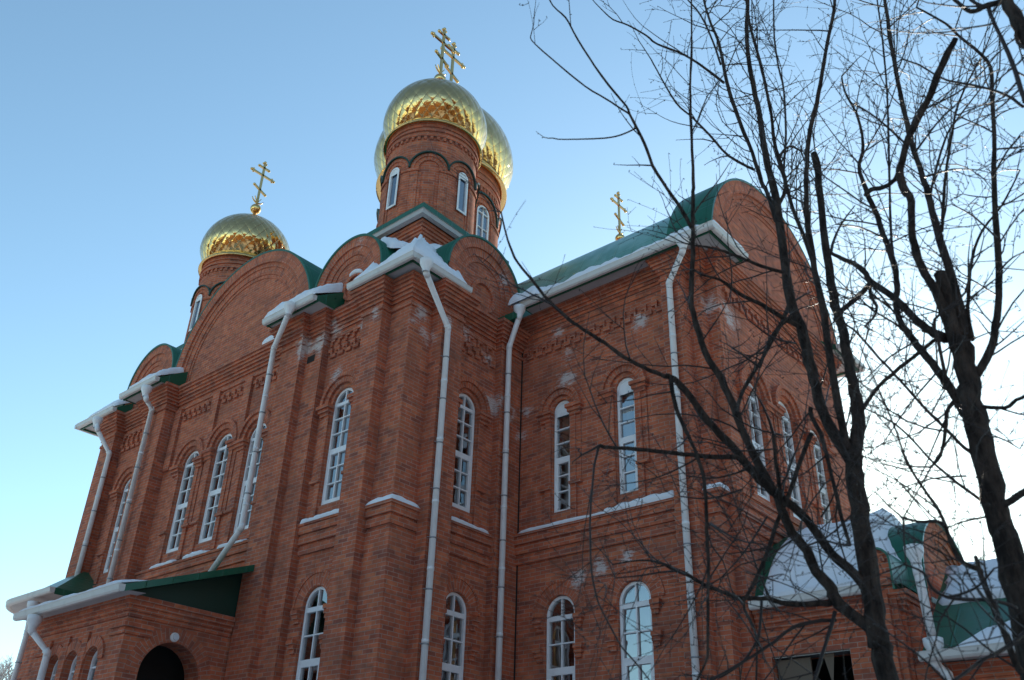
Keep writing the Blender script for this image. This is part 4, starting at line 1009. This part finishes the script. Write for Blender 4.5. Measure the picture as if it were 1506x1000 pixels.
A.limb([(1256, 690, 24), (1261, 640, 22), (1260, 600, 21), (1253, 560, 18), (1245, 520, 17), (1238, 480, 16), (1228, 450, 15), (1219, 394, 13), (1208, 310, 12), (1203, 257, 12), (1197, 226, 11)], 5.6, 5.9, twigs=.4)
A.limb([(1250, 675, 16), (1238, 620, 14), (1225, 550, 13), (1216, 495, 13), (1212, 464, 12), (1198, 397, 11), (1188, 332, 10), (1186, 285, 9), (1187, 238, 8), (1192, 190, 8), (1201, 151, 7), (1209, 106, 6), (1217, 62, 5.5), (1226, 17, 5), (1228, 0, 5), (1231, -45, 4)], 5.6, 5.3, twigs=.6)
A.limb([(1287, 930, 20), (1232, 886, 20), (1219, 860, 19), (1201, 839, 17), (1186, 810, 16), (1165, 784, 16), (1152, 756, 15), (1144, 732, 14), (1127, 704, 14), (1105, 662, 13), (1091, 628, 13), (1077, 592, 12), (1060, 556, 12), (1036, 516, 11), (1025, 480, 10), (1017, 450, 9), (1017, 422, 8.5), (1019, 374, 8), (1019, 332, 7), (1019, 290, 6), (1020, 265, 5), (1017, 196, 4), (1015, 126, 3.2), (1017, 70, 3), (1017, 14, 2.5), (1016, -25, 2)], 5.6, 4.9, twigs=.6)
A.limb([(1279, 868, 18), (1248, 836, 16), (1222, 813, 15), (1196, 776, 14), (1165, 745, 14), (1136, 722, 14), (1109, 696, 15), (1084, 665, 14), (1058, 637, 13), (1033, 609, 12), (1008, 575, 11), (991, 558, 10.5), (980, 553, 10)], 5.6, 5.0, twigs=.5)
A.limb([(982, 555, 8), (974, 552, 7), (946, 540, 7), (918, 525, 6.5), (896, 509, 6), (874, 495, 6), (851, 480, 5.5), (837, 470, 5.5), (807, 442, 5), (785, 415, 4.5), (762, 387, 4), (750, 362, 3.5), (742, 335, 3), (737, 312, 2.4)], 5.0, 4.6, twigs=.35)
A.limb([(1095, 682, 10), (1084, 673, 9), (1053, 672, 8.5), (1019, 669, 8), (980, 665, 7.5), (938, 661, 7), (896, 658, 6), (882, 655, 6)], 5.15, 4.9, twigs=.3)
A.limb([(883, 656, 4.5), (879, 662, 4), (874, 687, 3.8), (871, 718, 3.6), (868, 760, 3.4), (868, 792, 3.4), (869, 826, 3.2), (872, 854, 3.2), (880, 886, 3), (898, 922, 3), (914, 951, 2.8), (934, 974, 2.6), (960, 1006, 2.4)], 4.9, 4.7, twigs=.4, up=-.1)
A.limb([(986, 556, 8), (991, 586, 7.5), (997, 609, 7), (1008, 631, 7), (1022, 662, 6.5), (1033, 693, 6), (1037, 721, 6), (1039, 757, 5.5), (1040, 790, 5.5), (1042, 831, 5), (1041, 896, 5), (1041, 948, 4.5), (1038, 974, 4), (1020, 1010, 3.5)], 5.0, 4.7, twigs=.6, up=0)
A.limb([(1222, 887, 11), (1196, 888, 10), (1170, 889, 9.5), (1149, 886, 9), (1126, 880, 8), (1104, 880, 7.5), (1080, 878, 7), (1054, 867, 6.5), (1038, 862, 6), (1018, 849, 5.5), (994, 840, 4.5), (971, 828, 4), (942, 824, 3), (901, 830, 2)], 5.55, 5.0, twigs=.7, up=.1)
A.limb([(994, 840, 3.4), (970, 842, 3), (945, 846, 2.6), (905, 850, 2)], 5.1, 4.9, twigs=.4)
A.limb([(1158, 402, 6), (1128, 394, 5.5), (1100, 383, 5), (1072, 372, 4.5), (1052, 366, 4), (1008, 358, 2.4)], 5.8, 5.4)
A.limb([(1017, 335, 6), (1002, 307, 5.5), (982, 279, 5.2), (960, 243, 5), (948, 211, 4.6), (936, 187, 4.4), (926, 168, 4), (921, 156, 3.6), (895, 125, 3.4), (866, 84, 3), (844, 48, 2.8), (832, 26, 2.6), (813, 8, 2.2), (803, -15, 2)], 5.0, 4.6, twigs=.10)
A.limb([(926, 168, 3.2), (909, 157, 2.8), (892, 146, 2.8), (861, 127, 2.6), (825, 98, 2.4), (787, 65, 2), (780, 55, 1.8)], 4.8, 4.6, twigs=.08)
A.limb([(936, 188, 3), (914, 198, 2.6), (890, 203, 2.4), (830, 205, 2), (813, 203, 1.8)], 4.85, 4.7, twigs=.05)
A.limb([(1141, 325, 7.5), (1128, 282, 7), (1121, 270, 7), (1106, 224, 6.5), (1092, 190, 6), (1080, 157, 6), (1069, 123, 5.6), (1062, 84, 5), (1055, 56, 4.4), (1044, 31, 3.8), (1036, 3, 3.2), (1030, -25, 2.6)], 6.0, 6.4, twigs=.8)
A.limb([(1065, 122, 4.2), (1038, 101, 3.8), (1005, 80, 3.4), (967, 65, 3), (950, 52, 2.8), (924, 37, 2.4), (902, 29, 2.2), (888, 17, 1.8)], 6.25, 5.9, twigs=.3)
A.limb([(1060, 95, 3.4), (1048, 60, 3), (1030, 22, 2.6), (1012, 0, 2.2), (998, -22, 2)], 6.2, 6.0)
A.limb([(1110, 250, 4.4), (1072, 230, 4), (1044, 199, 3.6), (1016, 171, 3.2), (994, 151, 2.8), (971, 112, 2.4), (958, 88, 2)], 6.0, 5.7, twigs=.6)
A.limb([(1143, 305, 6.5), (1156, 274, 6), (1148, 240, 5.6), (1139, 210, 5.4), (1134, 168, 5), (1125, 120, 4.8), (1114, 78, 4.6), (1103, 36, 4), (1096, -10, 3.4)], 5.9, 6.2, twigs=.7)
A.limb([(1156, 285, 4), (1153, 252, 3.6), (1156, 196, 3.4), (1153, 134, 3.2), (1145, 98, 3), (1139, 56, 2.8), (1138, 0, 2.4), (1139, -25, 2)], 5.9, 5.6, twigs=.8)
A.limb([(1199, 400, 7), (1184, 352, 6.4), (1167, 310, 6), (1156, 271, 5.4), (1146, 235, 4.6), (1160, 215, 3.6), (1178, 222, 3)], 5.5, 5.8)
A.limb([(1228, 900, 7), (1219, 932, 6.5), (1206, 974, 6), (1195, 1010, 5)], 5.5, 5.2, twigs=.5, up=-.2)
A.limb([(1229, 912, 6), (1196, 914, 5.6), (1167, 922, 5.4), (1139, 943, 5.2), (1113, 961, 5), (1087, 977, 5), (1040, 1003, 4.5)], 5.5, 5.0, twigs=.8)
A.limb([(1120, 884, 5), (1118, 917, 4.6), (1113, 943, 4.4), (1092, 974, 4), (1060, 996, 3.5)], 5.3, 5.1, twigs=.8, up=0)
A.limb([(1094, 880, 5), (1095, 896, 4.6), (1108, 922, 4.2), (1113, 945, 3.6), (1112, 1000, 3)], 5.3, 5.5, twigs=.8, up=-.2)
A.limb([(1193, 638, 8), (1180, 670, 8), (1161, 724, 7.6), (1144, 766, 7.4), (1131, 805, 7), (1113, 849, 6.4), (1092, 888, 5)], 5.6, 5.1, twigs=.7, up=.1)
A.limb([(1082, 612, 7), (1085, 598, 6.5), (1094, 572, 6), (1116, 536, 6), (1144, 486, 5.5), (1156, 461, 5.5), (1160, 448, 5)], 5.2, 5.9, twigs=.4)
A.limb([(1192, 600, 8), (1194, 614, 7.5), (1206, 637, 7.4), (1220, 687, 7), (1232, 735, 7), (1240, 770, 6), (1250, 802, 5)], 5.5, 5.2, twigs=.6, up=.1)
A.limb([(1150, 750, 8), (1147, 718, 7), (1141, 676, 6.5), (1138, 640, 6.5)], 5.3, 5.1, twigs=.9)
A.limb([(1263, 612, 8), (1284, 578, 7), (1312, 550, 6.5), (1340, 528, 6.5), (1374, 500, 6)], 5.6, 5.5, twigs=.7)
A.limb([(1164, 466, 8), (1148, 478, 7), (1130, 505, 6), (1118, 540, 4)], 5.7, 5.4, twigs=.6)
A.limb([(1176, 480, 9), (1150, 466, 8), (1120, 448, 7), (1085, 430, 6), (1060, 412, 4.5), (1030, 404, 3)], 5.7, 5.3, twigs=.6)
for (x, y, x2, y2) in ((1100, 690, 1010, 700), (1090, 720, 1000, 730), (1150, 640, 1060, 600), (1140, 660, 1040, 650), (1046, 770, 1120, 800), (1128, 760, 1060, 850), (1180, 805, 1250, 760), (1170, 790, 1090, 830), (1170, 505, 1100, 470), (1208, 760, 1240, 690)):
    A.limb([(x, y, 3.4), ((x+x2)/2, (y+y2)/2+8, 2.8), (x2, y2, 2)], 5.3, 5.0, twigs=1.2)
A.done()
Bt = Tree('bare_tree', 'thick leafless tree with a sawn-off leaning top branch near the right edge', 5.1)
Bt.limb([(1530, 1030, 44), (1500, 880, 42), (1478, 790, 42), (1463, 735, 41), (1441, 648, 39), (1429, 592, 38), (1419, 536, 35), (1410, 500, 34)], 5.1, 5.1, 'trunk', 4, 0, ground=True)
Bt.limb([(1412, 515, 28), (1400, 480, 25), (1391, 440, 22), (1382, 402, 19)], 5.1, 5.05, twigs=0)
Bt.limb([(1400, 490, 16), (1374, 425, 15), (1360, 402, 13), (1348, 374, 13), (1341, 338, 12), (1340, 296, 13), (1332, 280, 14), (1323, 260, 13), (1326, 238, 12), (1337, 202, 11), (1357, 162, 11), (1374, 123, 12), (1390, 87, 12), (1406, 56, 9)], 5.1, 4.5, twigs=.4)
Bt.limb([(1322, 252, 8), (1315, 265, 8), (1301, 275, 8), (1281, 279, 8), (1272, 288, 7)], 4.8, 5.0, twigs=.5)
Bt.limb([(1418, 500, 20), (1407, 436, 16), (1393, 386, 14), (1379, 338, 12), (1368, 296, 11), (1360, 268, 10), (1352, 245, 9), (1343, 218, 9), (1334, 182, 8), (1326, 146, 7.5), (1318, 106, 7), (1309, 56, 6), (1304, 17, 5.5), (1301, 0, 5), (1298, -40, 4)], 5.1, 5.6, twigs=.7)
Bt.limb([(1420, 610, 18), (1397, 570, 15), (1372, 536, 14), (1349, 508, 13), (1332, 486, 12), (1326, 478, 11), (1318, 447, 10), (1320, 419, 10), (1315, 388, 10), (1304, 358, 9.5), (1290, 318, 9), (1278, 290, 9), (1267, 262, 7), (1264, 241, 6), (1270, 213, 5), (1260, 168, 4), (1242, 134, 3), (1238, 112, 2.4)], 5.1, 5.5, twigs=.8)
Bt.limb([(1436, 552, 15), (1456, 516, 13.5), (1464, 480, 13), (1469, 436, 12), (1469, 380, 11), (1465, 324, 10), (1462, 268, 8.5), (1462, 196, 7), (1459, 140, 6), (1458, 104, 5.5), (1444, 81, 5), (1410, 53, 4), (1390, 34, 3.4), (1348, 11, 2.6)], 5.1, 5.5, twigs=.8)
Bt.limb([(1392, 497, 18), (1374, 490, 15), (1357, 478, 13), (1335, 458, 12), (1312, 436, 11), (1281, 414, 10), (1270, 398, 9), (1256, 388, 8.5), (1238, 380, 7), (1222, 372, 5)], 5.1, 5.4, twigs=.7)
Bt.limb([(1281, 416, 9), (1270, 428, 9), (1256, 442, 9), (1238, 456, 9)], 5.35, 5.55, twigs=.4)
Bt.limb([(1279, 418, 6), (1281, 436, 5), (1289, 450, 4.5), (1286, 465, 4), (1272, 480, 3)], 5.3, 5.1, twigs=.8)
Bt.limb([(1505, 157, 5), (1480, 140, 4.5), (1441, 127, 4), (1413, 122, 3.6), (1385, 115, 3.2), (1351, 95, 2.8), (1326, 87, 2.2)], 4.6, 4.9, twigs=.6)
Bt.limb([(1466, 748, 14), (1481, 740, 13), (1506, 724, 12), (1535, 705, 10)], 5.1, 4.9, twigs=.3)
Bt.limb([(1432, 600, 8), (1447, 598, 7), (1478, 600, 6.5), (1495, 588, 6), (1515, 580, 5)], 5.1, 4.8, twigs=.6)
Bt.limb([(1440, 672, 7), (1419, 659, 6), (1391, 631, 5.2), (1358, 598, 4.6), (1318, 553, 4.2), (1282, 514, 4), (1257, 486, 3.4), (1238, 474, 2.6)], 5.1, 4.7, twigs=.8)
Bt.limb([(1462, 745, 6), (1442, 735, 5.4), (1408, 710, 4.8), (1374, 682, 4.2), (1346, 651, 3.8), (1316, 623, 3.2), (1271, 600, 2.2)], 5.1, 4.6, twigs=.8)
Bt.limb([(1410, 590, 8), (1402, 592, 8), (1393, 606, 7), (1390, 634, 6), (1383, 670, 5), (1369, 687, 4)], 5.0, 4.8, twigs=.8)
Bt.limb([(1503, 990, 12), (1493, 974, 11), (1475, 927, 10), (1454, 875, 10), (1444, 849, 9.5), (1438, 836, 9), (1415, 826, 8.5), (1399, 800, 7.6), (1389, 769, 6.6), (1376, 743, 5.4), (1360, 721, 4.4), (1335, 682, 3.8), (1318, 634, 3.2), (1296, 581, 2.8), (1265, 508, 2)], 5.0, 4.3, twigs=.8)
Bt.limb([(1440, 838, 8), (1437, 824, 7.5), (1434, 818, 6)], 4.8, 4.75, twigs=0)
Bt.limb([(1390, 771, 6), (1378, 767, 5.4), (1350, 767, 4.6), (1327, 761, 4)], 4.5, 4.4, twigs=.7)
Bt.limb([(1328, 762, 4), (1329, 780, 3.4), (1330, 800, 3), (1333, 836, 2)], 4.4, 4.4, twigs=.7, up=-.1)
Bt.limb([(1495, 895, 8), (1480, 888, 7), (1454, 882, 6.6), (1423, 882, 6), (1394, 878, 5.4), (1371, 865, 5), (1358, 842, 4), (1330, 830, 3)], 5.0, 4.5, twigs=.9)
Bt.limb([(1394, 878, 4.6), (1418, 872, 4.2), (1441, 860, 4), (1462, 836, 3)], 4.7, 4.5, twigs=.5)
Bt.limb([(1520, 925, 8), (1506, 932, 7.6), (1480, 953, 7), (1449, 969, 6.4), (1423, 987, 6), (1395, 1006, 5)], 4.9, 4.5, twigs=.9)
Bt.limb([(1392, 560, 7), (1380, 500, 5), (1375, 470, 4.4), (1420, 430, 3.6), (1424, 380, 2.6)], 5.0, 4.8, twigs=.8)
Bt.limb([(1430, 500, 8), (1425, 470, 6.5), (1424, 440, 6), (1430, 380, 4.6), (1444, 340, 3.8), (1475, 300, 3), (1500, 250, 2.2)], 5.1, 5.4, twigs=.9)
Bt.limb([(1385, 340, 6), (1388, 300, 5), (1390, 262, 4.6), (1398, 210, 4), (1410, 150, 3.4), (1440, 90, 2.4)], 5.3, 5.6, twigs=.9)
Bt.limb([(1366, 300, 5), (1374, 260, 4), (1390, 205, 3.4), (1404, 180, 3), (1450, 120, 2)], 5.3, 5.5, twigs=.9)
Bt.limb([(1316, 400, 5), (1310, 330, 4), (1308, 250, 3.6), (1305, 140, 3.2), (1298, 60, 2.8), (1290, 0, 2.2)], 5.4, 5.8, twigs=.9)
for (x, y, x2, y2) in ((1300, 350, 1230, 330), (1330, 210, 1250, 150), (1345, 225, 1410, 150), (1460, 260, 1500, 200), (1468, 400, 1510, 370), (1400, 640, 1330, 760), (1420, 700, 1320, 720), (1450, 760, 1370, 790), (1466, 350, 1400, 300), (1350, 500, 1270, 560), (1380, 545, 1300, 650), (1440, 640, 1500, 660), (1330, 480, 1260, 400), (1360, 260, 1440, 250)):
    Bt.limb([(x, y, 3.6), ((x+x2)/2, (y+y2)/2-6, 2.8), (x2, y2, 1.8)], 5.1, 4.7, twigs=1.2)
Bt.done()
Ct = Tree('bare_tree', 'leafless tree whose thick limb enters at the upper right corner', 4.2)
Ct.limb([(1760, 1000, 60), (1700, 700, 52), (1640, 420, 44), (1580, 200, 36), (1535, 100, 30), (1506, 45, 24), (1485, 8, 20), (1470, -30, 17)], 4.2, 4.2, 'trunk', 3, 0, ground=True)
Ct.limb([(1488, 12, 12), (1474, 3, 11), (1446, 11, 9), (1432, 17, 8), (1418, 12, 6), (1400, -4, 5)], 4.2, 4.3, twigs=.6)
Ct.limb([(1450, 10, 6), (1428, 0, 5), (1420, -20, 4)], 4.25, 4.3, twigs=.6)
Ct.limb([(1452, 8, 7), (1460, 28, 6), (1469, 48, 6), (1483, 78, 7), (1497, 118, 8), (1508, 150, 9)], 4.25, 4.1, twigs=.8, up=0)
Ct.limb([(1500, 40, 9), (1494, 52, 6), (1500, 66, 5), (1515, 75, 4)], 4.2, 4.1, twigs=.7)
Ct.done()

# pale hazy tree far left behind the porch, and an added unseen wood that tints the dome reflections
def small_tree(name, label, base, h, seed, m_t, levels=4, group=None):
    rng = random.Random(seed); root = thing(name, label, 'tree', group); mb = MB(); tw = MB()
    def grow(p, d, L, r, lev):
        pts = [p]; rr = [r]; q = p
        for i in range(4):
            d = (d+Vector((rng.gauss(0, .12), rng.gauss(0, .12), rng.gauss(.05, .08)))).normalized(); q = q+d*L/4; pts.append(q); rr.append(r*(1-.4*(i+1)/4))
        tube(mb if lev < 2 else tw, pts, rr, 6 if lev < 2 else 3, cap=False)
        if lev < levels:
            for k in range(4 if lev < 3 else 5):
                i = rng.randint(1, 4); s = Vector((rng.gauss(0, 1), rng.gauss(0, 1), rng.gauss(0, .6))).normalized()
                grow(pts[i], (d*.8+s*.8+Vector((0, 0, .25))).normalized(), L*rng.uniform(.5, .75), max(rr[i]*.6, .008), lev+1)
    grow(Vector(base), Vector((0, 0, 1)), h*.38, h*.018, 0)
    mb.build('trunk', m_t, root); o = tw.build('crown', m_t, root); return root
b = onD((4, 960), 40); small_tree('pale_bare_tree', 'pale frosted bare tree at the lower left edge beyond the downpipes', (b.x, b.y, 0), 9.6, 21, FROST, 6)
fb = MB(); rng = random.Random(5)
for k in range(330):
    an = rng.uniform(R(150), R(372)) if k % 4 else rng.uniform(0, 2*math.pi)
    dd = rng.uniform(55, 100)
    if R(78) < an % (2*math.pi) < R(186): continue
    cx_, cy_ = CAM.x+dd*math.cos(an), CAM.y+dd*math.sin(an)
    h = rng.uniform(8, 16)
    if R(262) < an % (2*math.pi) or an % (2*math.pi) < R(20): dd = rng.uniform(42, 75); cx_, cy_ = CAM.x+dd*math.cos(an), CAM.y+dd*math.sin(an); h = rng.uniform(17, 29)  # trees behind the camera raised so the domes mirror warm brown
    wd = h*rng.uniform(.16, .3)
    prof = [(.25, 0), (.2, h*.2)]; 
    rows = 7; segs = 9; g = [[None]*segs for _ in range(rows)]
    for i in range(rows):
        f = i/(rows-1); rr = wd*math.sin(math.pi*(f*.86+.12))*(.9)
        for j in range(segs):
            t = 2*math.pi*j/segs; q = rr*(1+rng.uniform(-.3, .3)); g[i][j] = (cx_+q*math.cos(t), cy_+q*math.sin(t), h*.15+h*.85*f+rng.uniform(-.3, .3))
    for i in range(rows-1):
        for j in range(segs): fb.face([g[i][j], g[i][(j+1) % segs], g[i+1][(j+1) % segs], g[i+1][j]])
    fb.box((cx_-.15, cy_-.15, 0), (cx_+.15, cy_+.15, h*.3))
WOOD = mat('unseen_winter_wood', (.10, .065, .045), .95); T = NT(WOOD); pos = T.n('NewGeometry').outputs['Position']
T.put(T.b.inputs['Base Color'], T.mix(T.noise(pos, .8, 5), (.07, .036, .016), (.28, .15, .06)))
tag(fb.build('unseen_wood', WOOD), 'added brown leafless wood, out of view, mirrored in the domes', 'trees', kind='stuff')
